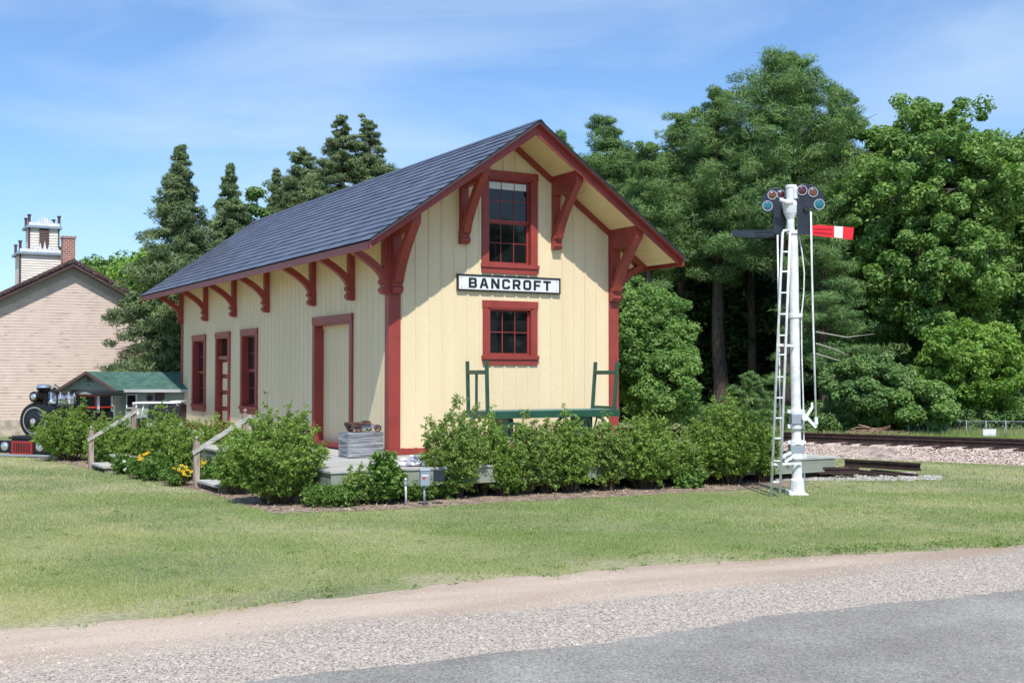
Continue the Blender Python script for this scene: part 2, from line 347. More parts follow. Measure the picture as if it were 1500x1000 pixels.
def lawn_grass():
    Vs = []; Ts = []
    for (d0, d1, dens, w_, h_) in [(7.5, 11.5, 4200, .0045, .021), (11.5, 15, 2800, .0055, .023), (15, 20, 1400, .008, .027), (20, 34, 420, .014, .036)]:
        n = int(dens*26*(d1-d0)*.92)
        D = rng.uniform(d0, d1, n); X = rng.uniform(-.44, .44, n)*D
        keep = rng.uniform(0, 1, n) < D/d1; D = D[keep]; X = X[keep]
        x = CAM.x+D*FW.x+X*RT.x; y = CAM.y+D*FW.y+X*RT.y
        ge = grass_edge(x)+wob(x, .05, 3.1)
        e = y-ge
        e = e+(fbm(x, y, 1.6)-.5)*1.5+(fbm(x, y, 7)-.5)*.6; k = (rng.uniform(0, 1, len(x)) < np.clip((e+.1)/.8, 0, 1)**1.1) & ~in_mulch(x, y)
        k &= ~((x > 12.7+(-y+2.4)*.9))
        x = x[k]; y = y[k]; e = e[k]; n = len(x)
        # bare worn patches
        pn = 1.0+(fbm(x+90, y, 1.0)-.53)*11+np.clip((-5.2-x)*.5, 0, 1.2)*np.clip(2.5-e, 0, 1.5)
        # yellower towards road and left
        t = np.clip(.20+.45*(fbm(x, y, .5)-.5)*2+.45*(fbm(x+40, y, 1.9)-.5)*2+rng.normal(0, .22, n)+np.clip(2.0-e, 0, 2.0)*.15+np.clip((-3.5-x)/5, 0, .35), 0, 1)
        k2 = rng.uniform(0, 1, n) < np.clip(1.15-.22*np.clip(pn-1.0, 0, 2), .22, 1); x = x[k2]; y = y[k2]; t = t[k2]; n = len(x)
        h = h_*rng.uniform(.5, 1.25, n)*(1+.25*np.sin(x*2.2+y*1.1)); a = rng.uniform(0, 2*np.pi, n); ln = rng.uniform(.1, .9, n)*h
        base = np.stack([x, y, np.full(n, GZ)], 1)
        wv = np.stack([np.cos(a), np.sin(a), np.zeros(n)], 1)*w_/2*rng.uniform(.7, 1.4, (n, 1)); l2 = rng.uniform(0, 2*np.pi, n)
        tip = base+np.stack([np.cos(l2)*ln, np.sin(l2)*ln, h], 1)
        Vs.append(np.stack([base-wv, base+wv, tip], 1)); Ts.append(t)
    o = quads_mesh('lawn_grass', np.concatenate(Vs), np.concatenate(Ts), M['blade'], k=3)
    tag(o, 'short mown patchy green grass of the lawn', 'grass', kind='stuff')
lawn_grass()
def pebbles(name, x, y, s, m, z0):
    """many small faceted stones as one mesh"""
    n = len(x); base = np.array([[1, 0, 0], [0, 1, 0], [-1, 0, 0], [0, -1, 0], [0, 0, 1]], float)
    a = rng.uniform(0, 2*np.pi, n); P = base[None]*(1+rng.uniform(-.35, .35, (n, 5, 3)))*s[:, None, None]; P[:, :, 2] *= .6
    c, sn = np.cos(a)[:, None], np.sin(a)[:, None]; X = P[:, :, 0]*c-P[:, :, 1]*sn+x[:, None]; Y = P[:, :, 0]*sn+P[:, :, 1]*c+y[:, None]; Z = P[:, :, 2]+z0
    V = np.stack([X, Y, Z], 2); F = [(0, 1, 4), (1, 2, 4), (2, 3, 4), (3, 0, 4)]
    Q = np.stack([V[:, list(f)] for f in F], 1).reshape(-1, 3, 3); t = np.repeat(rng.uniform(0, 1, n), 4)
    return quads_mesh(name, Q, t, m, k=3)
def pebmat(name, stops):
    m = bpy.data.materials.new(name); m.use_nodes = True; N = m.node_tree.nodes; K = m.node_tree.links.new; b = N['Principled BSDF']; b.inputs['Roughness'].default_value = .85
    at = N.new('ShaderNodeAttribute'); at.attribute_name = 'tint'; rp = N.new('ShaderNodeValToRGB'); el = rp.color_ramp.elements
    while len(el) < len(stops): el.new(.5)
    for i, c in enumerate(stops): el[i].position = i/(len(stops)-1); el[i].color = (*c, 1)
    K(at.outputs['Fac'], rp.inputs[0]); K(rp.outputs[0], b.inputs['Base Color']); return m
def gravel():
    n = 170000; D = rng.uniform(7.2, 15, n); X = rng.uniform(-.44, .44, n)*D
    x = CAM.x+D*FW.x+X*RT.x; y = CAM.y+D*FW.y+X*RT.y
    g = grass_edge(x); t = tar_edge(x); f = (y-t)/(g-t)
    bandn = .12*np.sin(x*.8+1)+.08*np.sin(x*2.1)
    pr = np.where(f < .45+bandn, .95, np.where(f < .62+bandn, .5, np.where(f < .8+bandn, .2, .10)))*((f > -.10) & (f < 1.05)); pr = np.where(f < 0, pr*.35, pr)
    # fine near lines; rows of wheel tracks
    k = rng.uniform(0, 1, n) < pr; x, y = x[k], y[k]
    s = rng.lognormal(math.log(.0052), .42, len(x)).clip(.003, .028)
    o = pebbles('gravel', x, y, s, pebmat('gravel_stones', [(.27, .24, .215), (.40, .35, .30), (.49, .425, .36), (.55, .495, .44), (.42, .375, .33)]), GZ+.005)
    tag(o, 'loose pinkish grey gravel along the road edge', 'gravel', kind='stuff')
gravel()
def mulch_chips():
    n = 16000; x = rng.uniform(-4.4, 6.2, n); y = rng.uniform(-4.0, 11, n); k = in_mulch(x, y) & ((y < -2.6) | (x < -2.2)); x, y = x[k], y[k]; n = len(x)
    nr = unit(rng.normal(size=(n, 3))*.6+np.array([0, 0, 1])); c = np.stack([x, y, GZ+.012+rng.uniform(0, .02, n)], 1)
    o = quads_mesh('wood_chips', leaf_quads(c, nr, rng.uniform(.012, .035, n), .35), rng.uniform(0, 1, n), pebmat('chips', [(.16, .10, .07), (.34, .24, .17), (.50, .40, .31)]))
    tag(o, 'brown wood chips spread in the planting bed', 'mulch', kind='stuff')
mulch_chips()
def weeds():
    cs = []; ts = []; ss = []
    n = 330
    for i in range(n):
        u = rnd.uniform(-7.5, 4.2)
        if u < 0 and i % 3: continue
        if i % 2: u = rnd.uniform(.2, 4.2)
        e = float(grass_edge(u)); y = e+rnd.uniform(-.12, .4)+(.1 if u > 0 else 0); k = rnd.randint(8, 22); r = rnd.uniform(.03, .11)
        for j in range(k):
            cs.append((u+rnd.gauss(0, r), y+rnd.gauss(0, r*.7), GZ+rnd.uniform(.005, .055 if u > 0 else .03))); ts.append(rnd.random()); ss.append(rnd.uniform(.010, .024))
    c = np.array(cs); nr = unit(rng.normal(size=(len(c), 3))*.5+np.array([0, 0, 1.]))
    o = quads_mesh('edge_weeds', leaf_quads(c, nr, np.array(ss), .45), np.array(ts), M['weed'])
    tag(o, 'low broadleaf weeds creeping along the grass edge by the road', 'weeds', kind='stuff')
weeds()
def clover():
    cs = []; ts = []; ss = []
    for i in range(420):
        D = rnd.uniform(10.5, 24); X = rnd.uniform(-.42, .42)*D; x = CAM.x+D*FW.x+X*RT.x; y = CAM.y+D*FW.y+X*RT.y
        if y < float(grass_edge(x))+.3 or bool(in_mulch(np.array(x), np.array(y))) or x > 10: continue
        r = rnd.uniform(.03, .13)
        for j in range(rnd.randint(8, 34)): cs.append((x+rnd.gauss(0, r), y+rnd.gauss(0, r), GZ+rnd.uniform(.015, .035))); ts.append(rnd.random()); ss.append(rnd.uniform(.008, .018))
    c = np.array(cs); nr = unit(rng.normal(size=(len(c), 3))*.45+np.array([0, 0, 1.]))
    o = quads_mesh('lawn_clover', leaf_quads(c, nr, np.array(ss), .5), np.array(ts), M['weed']); tag(o, 'scattered small clover and weed patches in the mown lawn', 'weeds', kind='stuff')
clover()

# ================================================================== DEPOT
W = 4.949; EV = .865; GO = 1.12; ZE = 3.62; ZP = 5.973; LN = 14.31; BO = 1.33; SLP = (ZP-ZE)/(W/2+EV); BASE = -.10
def zroof(x): return ZP-SLP*abs(x-W/2)
depot = empty('depot_building', (0, 0, BASE), 0, 'cream board-and-batten railway depot with dark red trim and slate blue roof', 'building')
Tf = lambda u, n, z: (u, -n, z)          # gable wall: u along, n outwards
Ts = lambda u, n, z: (-n, u, z)          # long wall facing left
gable_open = [(1.99, 2.965, 3.42, 5.06), (2.01, 2.965, 1.69, 2.60)]
side_open = [(1.80, 3.71, -.09, 2.37), (7.60, 8.66, .58, 2.30), (9.76, 10.80, -.09, 2.29), (11.96, 13.04, .54, 2.28)]
def wall_panel(mb, u0, u1, top, opens, zb):
    cuts = sorted(set([u0, u1]+[c for o in opens for c in o[:2]]+([W/2] if top(W/2) != top(0) and u0 < W/2 < u1 else [])))
    for a, b in zip(cuts[:-1], cuts[1:]):
        seg = sorted([(o[2], o[3]) for o in opens if o[0] <= a+1e-6 and o[1] >= b-1e-6]); z = zb
        for s0, s1 in seg:
            if s0 > z+1e-6: mb.add([(a, 0, z), (b, 0, z), (b, 0, s0), (a, 0, s0)], [(0, 1, 2, 3)])
            z = s1
        mb.add([(a, 0, z), (b, 0, z), (b, 0, top(b)), (a, 0, top(a))], [(0, 1, 2, 3)])
def battens(mb, u0, u1, top, opens, zb, step=.262, bw=.042, bt=.016):
    n = int((u1-u0)/step)
    for i in range(1, n+1):
        u = u0+i*step; segs = [(zb, top(u))]
        for o in opens:
            if o[0]-.13 < u < o[1]+.13:
                ns = []
                for s in segs:
                    if o[2]-.14 > s[0]: ns.append((s[0], min(s[1], o[2]-.14)))
                    if o[3]+.13 < s[1]: ns.append((max(s[0], o[3]+.13), s[1]))
                segs = ns
        for a, b in segs:
            if b-a > .05: mb.box(u-bw/2, u+bw/2, .001, bt, a, b)
def gtop(x): return zroof(x)-.13
def stop(y): return zroof(0)-.13
mb = MB(Tf); wall_panel(mb, 0, W, gtop, gable_open, -.1); battens(mb, 0, W-.1, gtop, gable_open, .02)
mb.build('gable_wall', M['cream'], depot, True)
mb = MB(Ts); wall_panel(mb, 0, LN, stop, side_open, -.1); battens(mb, .0, LN-.1, stop, side_open, .02, bt=.004, bw=.034)
mb.build('long_wall', M['cream'], depot, True)
mb = MB(lambda u, n, z: (W+n, u, z)); wall_panel(mb, 0, LN, stop, [], -.1); battens(mb, 0, LN-.1, stop, [], .02); mb.build('long_wall', M['cream'], depot, True)
mb = MB(lambda u, n, z: (u, LN+n, z)); wall_panel(mb, 0, W, gtop, [], -.1); battens(mb, 0, W-.1, gtop, [], .02); mb.build('gable_wall', M['cream'], depot, True)
mb = MB(); mb.box(.25, W-.25, .25, LN-.25, -.05, 3.3); mb.build('dark_inner_box', M['dark_in'], depot, True)  # added near-black box, so the openings look onto a dark inside
# skirting
mb = MB(); mb.box(-.030, W+.030, -.030, 0, -.1, .01); mb.box(-.030, -.001, .0, LN, -.1, .01); mb.build('base_trim', M['red'], depot, True)
# corner boards
for (x0, x1, y0, y1) in ((-.028, .205, -.028, .16), (W-.205, W+.028, -.028, .16), (-.028, .16, LN-.16, LN+.028)):
    mb = MB(); mb.box(x0, x1, y0, y1, .01, stop(0)+.02); mb.build('corner_board', M['red'], depot, True, bevel=.006)
# roof
th = math.atan(SLP); SL = math.hypot(W/2+EV, ZP-ZE); NC = 17
for sgn in (-1, 1):
    mb = MB()
    cs = (math.cos(th)*-sgn*-1, -math.sin(th))
    def RP(s, h, y):      # s down slope from ridge, h above plane
        return (W/2+sgn*(s*math.cos(th)+h*math.sin(th)), y, ZP-s*math.sin(th)+h*math.cos(th))
    st = SL/NC; y0, y1 = -GO-.025, LN+BO+.025; seg = 44
    for i in range(NC):
        a = i*st; b = a+st
        ov = .012 if i < NC-1 else .018; offs = rnd.uniform(0, .35); dj = .38
        mb.cur = 0
        ks = [y0]+[y0+offs+dj*q for q in range(60) if y0+offs+dj*q < y1-.05]+[y1]
        for ya, yb in zip(ks[:-1], ks[1:]):
            j = rnd.uniform(-.0035, .0035); mb.cur = rnd.choice([0, 0, 2, 3])
            mb.add([RP(a, -.004, ya), RP(a, -.004, yb), RP(b+ov, .011+j, yb), RP(b+ov, .011+j, ya)], [(0, 1, 2, 3)])
            mb.cur = 1  # butt face coloured near-black, shade under the lap put in
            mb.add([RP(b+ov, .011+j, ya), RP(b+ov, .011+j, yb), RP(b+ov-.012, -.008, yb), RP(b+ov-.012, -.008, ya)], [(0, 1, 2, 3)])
            mb.cur = 0
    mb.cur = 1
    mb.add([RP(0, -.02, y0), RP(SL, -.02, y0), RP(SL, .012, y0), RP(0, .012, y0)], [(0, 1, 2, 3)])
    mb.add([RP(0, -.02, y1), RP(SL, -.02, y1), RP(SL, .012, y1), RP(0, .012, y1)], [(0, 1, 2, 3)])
    mb.cur = 0; mb.add([RP(0, -.035, y0), RP(0, -.035, y1), RP(SL, -.035, y1), RP(SL, -.035, y0)], [(0, 1, 2, 3)])
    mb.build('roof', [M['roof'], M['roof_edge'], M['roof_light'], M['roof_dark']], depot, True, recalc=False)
    # ridge cap half
    mb = MB(); mb.add([RP(-.0, .028, y0), RP(-.0, .028, y1), RP(.10, .020, y1), RP(.10, .020, y0)], [(0, 1, 2, 3)]); mb.build('ridge_cap', M['roof'], depot, True, recalc=False)
    # soffit
    mb = MB()
    for k in range(1):
        mb.add([RP(0, -.115, -GO+.14), RP(0, -.115, LN+BO-.03), RP(SL-.03, -.115, LN+BO-.03), RP(SL-.03, -.115, -GO+.14)], [(0, 1, 2, 3)])
    for k in range(1, 14):      # board joints
        s = k*.30
        if s < SL-.1: mb.add([RP(s, -.117, -GO+.14), RP(s, -.121, -GO+.14), RP(s, -.121, 0), RP(s, -.117, 0)], [(0, 1, 2, 3)])
    mb.build('soffit', M['cream_soffit'], depot, True)
    # rake boards front & back
    for yy in (-GO+.11, LN+BO-.12):
        mb = MB(); a = RP(0, -.022, yy); b = RP(SL, -.022, yy)
        lo = .185
        vs = [(W/2, ZP-.055), (b[0], b[2]-.02), (b[0], b[2]-lo+.03), (W/2, ZP-.035-lo*1.12)]
        mb.prism(vs, yy, yy+.03, 'y'); mb.build('rake_board', M['red'], depot, True)
        if yy < 0:
            mb = MB(); mb.prism([(W/2, ZP-.020), (b[0], b[2]+.012), (b[0], b[2]-.018), (W/2, ZP-.050)], -GO-.012, -GO-.001, 'y'); mb.build('drip_edge', M['drip'], depot, True)
    mb = MB(); mb.add([RP(0, -.052, -GO), RP(0, -.052, -GO+.11), RP(SL-.03, -.052, -GO+.11), RP(SL-.03, -.052, -GO)], [(0, 1, 2, 3)]); mb.add([RP(0, -.022, -GO), RP(0, -.052, -GO), RP(SL-.03, -.052, -GO), RP(SL-.03, -.022, -GO)], [(0, 1, 2, 3)]); mb.build('rake_underside', M['red'], depot, True)
    # eave fascia
    mb = MB(); e = RP(SL, -.03, 0); x = e[0]; mb.box(x-sgn*.03, x+.0*sgn, -GO+.03, LN+BO-.03, e[2]-.13, e[2]-.002); mb.build('eave_board', M['red'], depot, True)
# frieze on the gable
for sgn in (-1, 1):
    mb = MB(Tf); xe = 0 if sgn < 0 else W
    mb.prism([(W/2, zroof(W/2)-.145), (xe, zroof(xe)-.145), (xe, zroof(xe)-.275), (W/2, zroof(W/2)-.29)], .018, .045, 'y')
    mb.build('frieze_board', M['red'], depot, True)
mb = MB(Ts); mb.box(0, LN, .016, .04, stop(0)-.12, stop(0)-.0); mb.build('frieze_board', M['red'], depot, True)
# brackets: profile in (n, z); n outwards
def bracket(T, uc, reach, ztop, zfoot, w=.13, slope=0., scale=1., topblock=True, capital=True):
    """T(u,n,z). post on wall, curved brace, top arm following the soffit slope"""
    mb = MB(T); a, b = uc-w/2, uc+w/2; d = .11
    def zt(n): return ztop-slope*n
    # post
    mb.prism([(0, zfoot+.02), (d, zfoot+.02), (d, zt(d)), (0, zt(0))], a, b, 'x')
    # scrolled foot
    mb.prism([(0, zfoot+.26), (d+.045, zfoot+.26), (d+.06, zfoot+.22), (d+.05, zfoot+.19), (d+.012, zfoot+.17), (d+.012, zfoot+.13), (d+.05, zfoot+.11), (d+.055, zfoot+.07), (d+.03, zfoot+.03), (d-.01, zfoot), (0, zfoot)], a-.012, b+.012, 'x')
    # brace
    n = 10; A = []; B = []
    z0 = zfoot+.22; n1 = reach; z1 = zt(n1)-.02
    for i in range(n+1):
        t = i/n
        x = d*.6+(n1-d*.6)*(t**1.45); zc = z0+(z1-z0)*(t**.80)
        # normal offset
        t2 = min(1, t+.01); dx = (n1-d*.6)*(t2**1.45-t**1.45); dz = (z1-z0)*(t2**.80-t**.80); l = math.hypot(dx, dz) or 1
        if i == n: dx, dz, l = (n1-d*.6)*(1-.99**1.45), (z1-z0)*(1-.99**.8), math.hypot((n1-d*.6)*(1-.99**1.45), (z1-z0)*(1-.99**.8))
        wd = .062*scale
        A.append((x-dz/l*wd, min(zc+dx/l*wd, zt(x)))); B.append((x+dz/l*wd, zc-dx/l*wd))
    A[-1] = (n1-.13, zt(n1-.13)); B[-1] = (n1+.03, zt(n1+.03)-.015)
    mb.strip(A, B, a+.004, b-.004, 'x')
    # arm under the soffit
    if topblock: mb.prism([(d-.01, zt(0)-.13*scale), (n1-.14, zt(n1)-.10*scale), (n1+.06, zt(n1)-.07), (n1+.07, zt(n1+.07)), (d-.01, zt(d))], a+.0015, b-.0015, 'x')
    return mb.build('bracket', M['red'], depot, True)
zs = stop(0)-.0
for y in (1.70, 3.78, 6.74, 9.23, 11.75):
    bracket(Ts, y, .74, zs, 2.76, w=.14, slope=SLP*.98, topblock=True)
for y in (.075, LN-.08): bracket(Ts, y, .74, zs, 2.78, w=.15, slope=SLP*.98)
bracket(lambda u, n, z: (W+n, u, z), .10, .74, zs, 2.78, w=.15, slope=SLP*.98)
bracket(lambda u, n, z: (W+n, u, z), 3.78, .74, zs, 2.78, w=.15, slope=SLP*.98)
def gbracket(x, zfoot, w, reach=.93):
    mb = MB(Tf); a, b = x-w/2, x+w/2; zt = zroof(x)-.13; d = .11
    e = zroof(a)-zroof(b)
    mb.prism([(0, zfoot+.02), (d, zfoot+.02), (d, zt-.05), (0, zt-.05)], a, b, 'x')
    mb.prism([(0, zfoot+.26), (d+.045, zfoot+.26), (d+.06, zfoot+.21), (d+.02, zfoot+.17), (d+.02, zfoot+.12), (d+.05, zfoot+.10), (d+.055, zfoot+.06), (d, zfoot), (0, zfoot)], a-.012, b+.012, 'x')
    z0 = zfoot+.22; n = 10; A = []; B = []
    for i in range(n+1):
        t = i/n; xx = .05+(reach-.22)*t**1.35; zc = z0+(zt-.16-z0)*t; A.append((xx, zc)); B.append((xx+.155, zc-.02))
    mb.strip(A, B, a+.004, b-.004, 'x')
    # top block, mitred to the soffit
    mb2 = [(0, -.27), (reach-.32, -.27), (reach-.02, -.13), (reach, 0.03), (0, .03)]
    vs = [(a+.002, p, zroof(a)-.13+q-(.0)) for p, q in mb2]+[(b-.002, p, zroof(b)-.13+q) for p, q in mb2]
    # keep level underside
    lo = min(zroof(a), zroof(b))-.13
    vs = [(u, p, (lo+q) if q < 0 else zz) for (u, p, zz), (_, q) in zip(vs, mb2+mb2)]
    m = 5; mb.add(vs, [tuple(range(m)), tuple(range(2*m-1, m-1, -1))]+[(i, i+m, (i+1) % m+m, (i+1) % m) for i in range(m)])
    return mb.build('bracket', M['red'], depot, True)
gbracket(1.47, 3.76, .15); gbracket(3.48, 3.76, .15)
gbracket(.10, 2.80, .17); gbracket(W-.10, 2.80, .17)

# windows and doors
def window(T, u0, u1, z0, z1, nx, rows, depth=.09, trim=.115, head=.135, sill=.05, apron=.11, sashes=2, blind=False):
    """u0..z1: the opening. rows: panes per sash vertically"""
    mb = MB(T)
    mb.box(u0-trim, u0, .001, .035, z0-.02, z1+.001); mb.box(u1, u1+trim, .001, .035, z0-.02, z1+.001)
    mb.box(u0-trim-.01, u1+trim+.01, .001, .042, z1, z1+head)
    # reveals
    mb.box(u0-.001, u0+.03, -depth, .033, z0, z1); mb.box(u1-.03, u1+.001, -depth, .033, z0, z1); mb.box(u0, u1, -depth, .033, z1-.03, z1+.001)
    fr = mb.build('window_frame', M['red'], depot, True)
    mb = MB(T); mb.box(u0-trim-.025, u1+trim+.025, -depth, .06, z0-.02-sill+.01, z0+.012); mb.box(u0-trim, u1+trim, .001, .034, z0-.02-sill-apron+.01, z0-.02-sill+.01); mb.build('sill', M['red'], fr, True)
    a, b, lo, hi = u0+.03, u1-.03, z0+.012, z1-.03; sd = -depth+.012
    mb = MB(T); hs = (hi-lo)/sashes
    for s in range(sashes):
        o = -.02*(s == 0 and sashes > 1); l = lo+hs*s; h = l+hs; n0, n1 = sd+o+.02*0, sd+o+.03
        if sashes > 1: n0, n1 = (sd-.004, sd+.022) if s == 1 else (sd-.03, sd-.005)
        mb.box(a, a+.034, n0, n1, l, h); mb.box(b-.034, b, n0, n1, l, h); mb.box(a+.034, b-.034, n0, n1, l, l+.045); mb.box(a+.034, b-.034, n0, n1, h-.03, h)
        for i in range(1, nx): u = a+.034+(b-a-.068)*i/nx; mb.box(u-.0065, u+.0065, n0+.004, n1-.004, l+.045, h-.03)
        for r in range(1, rows): zz = l+.045+(h-l-.075)*r/rows; mb.box(a+.034, b-.034, n0+.006, n1-.006, zz-.0065, zz+.0065)
    mb.build('sash', M['red'], fr, True)
    mb = MB(T); mb.box(a+.01, b-.01, sd-.026, sd-.020, lo+.01, lo+hs); mb.box(a+.01, b-.01, sd-.0, sd+.006, lo+hs, hi-.01)
    mb.build('glass', M['glass'], fr, True)
    if blind:
        mb = MB(T); mb.box(a+.05, b-.05, sd+.008, sd+.009, hi-.17, hi-.04); mb.build('blind', M['blind'], fr, True)
    return fr
window(Tf, *gable_open[0], 3, 2, trim=.12, blind=True)
window(Tf, *gable_open[1], 3, 2, sashes=1, trim=.115)
window(Ts, *side_open[1], 2, 2, depth=.13, trim=.11)
window(Ts, *side_open[3], 2, 2, depth=.13, trim=.11)
# freight door
u0, u1, z0, z1 = side_open[0]; mb = MB(Ts)
mb.box(u0-.11, u0, .001, .04, -.09, z1); mb.box(u1, u1+.11, .001, .04, -.09, z1); mb.box(u0-.115, u1+.115, .001, .05, z1, z1+.15)
mb.box(u0-.001, u0+.03, -.17, .038, -.09, z1); mb.box(u1-.03, u1+.001, -.17, .038, -.09, z1); mb.box(u0, u1, -.17, .038, z1-.03, z1+.001)
fr = mb.build('door_frame', M['red'], depot, True)
mb = MB(Ts); mb.box(u0+.03, u1-.03, -.19, -.16, -.06, z1-.03)
for i in range(1, 13): u = u0+.03+(u1-u0-.06)*i/13; mb.box(u-.004, u+.004, -.16, -.157, -.05, z1-.04)
mb.box(u0+.03, u1-.03, -.16, -.14, z1-.10, z1-.03)
mb.build('freight_door', M['cream'], depot, True)
mb = MB(Ts); mb.box(u0-.02, u1+.02, -.2, .05, -.10, -.055); mb.build('threshold', M['red'], depot, True)
# entry door
u0, u1, z0, z1 = side_open[2]; mb = MB(Ts)
mb.box(u0-.10, u0, .001, .04, -.09, z1); mb.box(u1, u1+.10, .001, .04, -.09, z1); mb.box(u0-.105, u1+.105, .001, .05, z1, z1+.135)
mb.box(u0-.001, u0+.03, -.13, .038, -.09, z1); mb.box(u1-.03, u1+.001, -.13, .038, -.09, z1); mb.box(u0, u1, -.13, .038, z1-.03, z1+.001); mb.box(u0+.03, u1-.03, -.13, .0, 1.73, 1.82)
mb.build('door_frame', M['red'], depot, True)
mb = MB(Ts); mb.box(u0+.03, u1-.03, -.15, -.11, -.05, 1.73); dr = mb.build('entry_door', M['red'], depot, True)
for i in range(4):
    mb = MB(Ts); zc = .10+i*.41; mb.box(u0+.13, u1-.13, -.112, -.10, zc+.03, zc+.33); mb.build('door_panel', M['cream'], dr, True)
mb = MB(Ts); mb.lathe([(.0, 0), (.03, .01), (.034, .04), (.01, .06)], (u1-.09, -.11, .85), (0, 1, 0), 10); mb.build('handle', M['black'], dr, True)
mb = MB(Ts); mb.box(u0+.03, u1-.03, -.12, -.112, 1.82, z1-.03); tr = mb.build('transom_glass', M['glass'], depot, True)
mb = MB(Ts); mb.box((u0+u1)/2-.012, (u0+u1)/2+.012, -.112, -.10, 1.82, z1-.03); mb.build('muntin', M['red'], tr, True)

# ------------------------------------------------------------------ station sign
SX0, SX1, SZ0, SZ1 = 1.335, 3.585, 2.895, 3.205
sgn_o = empty('station_sign', (SX0, -.02, SZ0), 0, 'long white station name board reading BANCROFT on the gable wall', 'sign')
mb = MB(Tf); mb.box(SX0+.03, SX1-.03, .02, .05, SZ0+.03, SZ1-.03); mb.build('board', M['sign'], sgn_o, True)
mb = MB(Tf); mb.box(SX0, SX1, .018, .062, SZ0, SZ0+.03); mb.box(SX0, SX1, .018, .062, SZ1-.03, SZ1); mb.box(SX0, SX0+.03, .018, .0615, SZ0+.03, SZ1-.03); mb.box(SX1-.03, SX1, .018, .0615, SZ0+.03, SZ1-.03); mb.build('sign_frame', M['black'], sgn_o, True)
for (x, z) in ((SX0+.09, SZ0+.07), (SX0+.09, SZ1-.07), (SX1-.09, SZ0+.07), (SX1-.09, SZ1-.07)): mb = MB(Tf); mb.lathe([(.010, 0), (.010, .006), (.004, .009)], (x, .05, z), (0, 1, 0), 8); mb.build('bolt', M['metal'], sgn_o, True)
c_ = .16; S_ = .23
def octo(x0, y0, x1, y1, c, corners='1111'):
    p = []
    if corners[0] == '1': p += [(x0, y0+c), (x0+c, y0)]
    else: p += [(x0, y0)]
    if corners[1] == '1': p += [(x1-c, y0), (x1, y0+c)]
    else: p += [(x1, y0)]
    if corners[2] == '1': p += [(x1, y1-c), (x1-c, y1)]
    else: p += [(x1, y1)]
    if corners[3] == '1': p += [(x0+c, y1), (x0, y1-c)]
    else: p += [(x0, y1)]
    return p
GL = {
 'B': (.82, [[(0, 0), (.66, 0), (.82, .14), (.82, .40), (.74, .5), (.80, .58), (.80, .86), (.66, 1), (0, 1)], [(.23, .2), (.59, .2), (.59, .41), (.23, .41)], [(.23, .59), (.57, .59), (.57, .8), (.23, .8)]]),
 'A': (.9, [[(0, 0), (.23, 0), (.30, .24), (.60, .24), (.67, 0), (.9, 0), (.60, 1), (.30, 1)], [(.355, .42), (.545, .42), (.46, .76), (.44, .76)]]),
 'N': (.86, [[(0, 0), (.23, 0), (.23, .62), (.60, 0), (.86, 0), (.86, 1), (.63, 1), (.63, .40), (.26, 1), (0, 1)]]),
 'C': (.82, [[(.16, 0), (.66, 0), (.82, .16), (.82, .33), (.59, .33), (.59, .2), (.23, .2), (.23, .8), (.59, .8), (.59, .67), (.82, .67), (.82, .84), (.66, 1), (.16, 1), (0, .84), (0, .16)]]),
 'R': (.84, [[(0, 0), (.23, 0), (.23, .34), (.40, .34), (.58, 0), (.84, 0), (.65, .36), (.82, .48), (.82, .86), (.66, 1), (0, 1)], [(.23, .54), (.59, .54), (.59, .8), (.23, .8)]]),
 'O': (.84, [octo(0, 0, .84, 1, .16), octo(.23, .2, .61, .8, .03)]),
 'F': (.76, [[(0, 0), (.23, 0), (.23, .39), (.66, .39), (.66, .58), (.23, .58), (.23, .8), (.76, .8), (.76, 1), (0, 1)]]),
 'T': (.80, [[(.285, 0), (.515, 0), (.515, .8), (.8, .8), (.8, 1), (0, 1), (0, .8), (.285, .8)]])}
def lettering(text, x0, x1, zb, h, y, parent):
    tot = sum(GL[c][0] for c in text); gap = ((x1-x0)/h*1.0); k = h*1.12; gp = ((x1-x0)-tot*k)/(len(text)-1); x = x0
    for ch in text:
        cu = bpy.data.curves.new('letter', 'CURVE'); cu.dimensions = '2D'; cu.fill_mode = 'BOTH'; cu.extrude = .003
        for poly in GL[ch][1]:
            sp = cu.splines.new('POLY'); sp.points.add(len(poly)-1)
            for i, (a, b) in enumerate(poly): sp.points[i].co = (a*k, b*h, 0, 1)
            sp.use_cyclic_u = True
        tmp = bpy.data.objects.new('tmp', cu); col.objects.link(tmp)
        me = bpy.data.meshes.new_from_object(tmp.evaluated_get(bpy.context.evaluated_depsgraph_get())); bpy.data.objects.remove(tmp)
        me.materials.clear(); me.transform(Matrix.Translation((x, y, zb)) @ Matrix.Rotation(math.pi/2, 4, 'X')); me.transform(wmat(parent).inverted())
        o = link_mesh('letter', me, parent, M['black']); x += GL[ch][0]*k+gp
lettering('BANCROFT', SX0+.24, SX1-.22, SZ0+.062, .186, -.054, sgn_o)

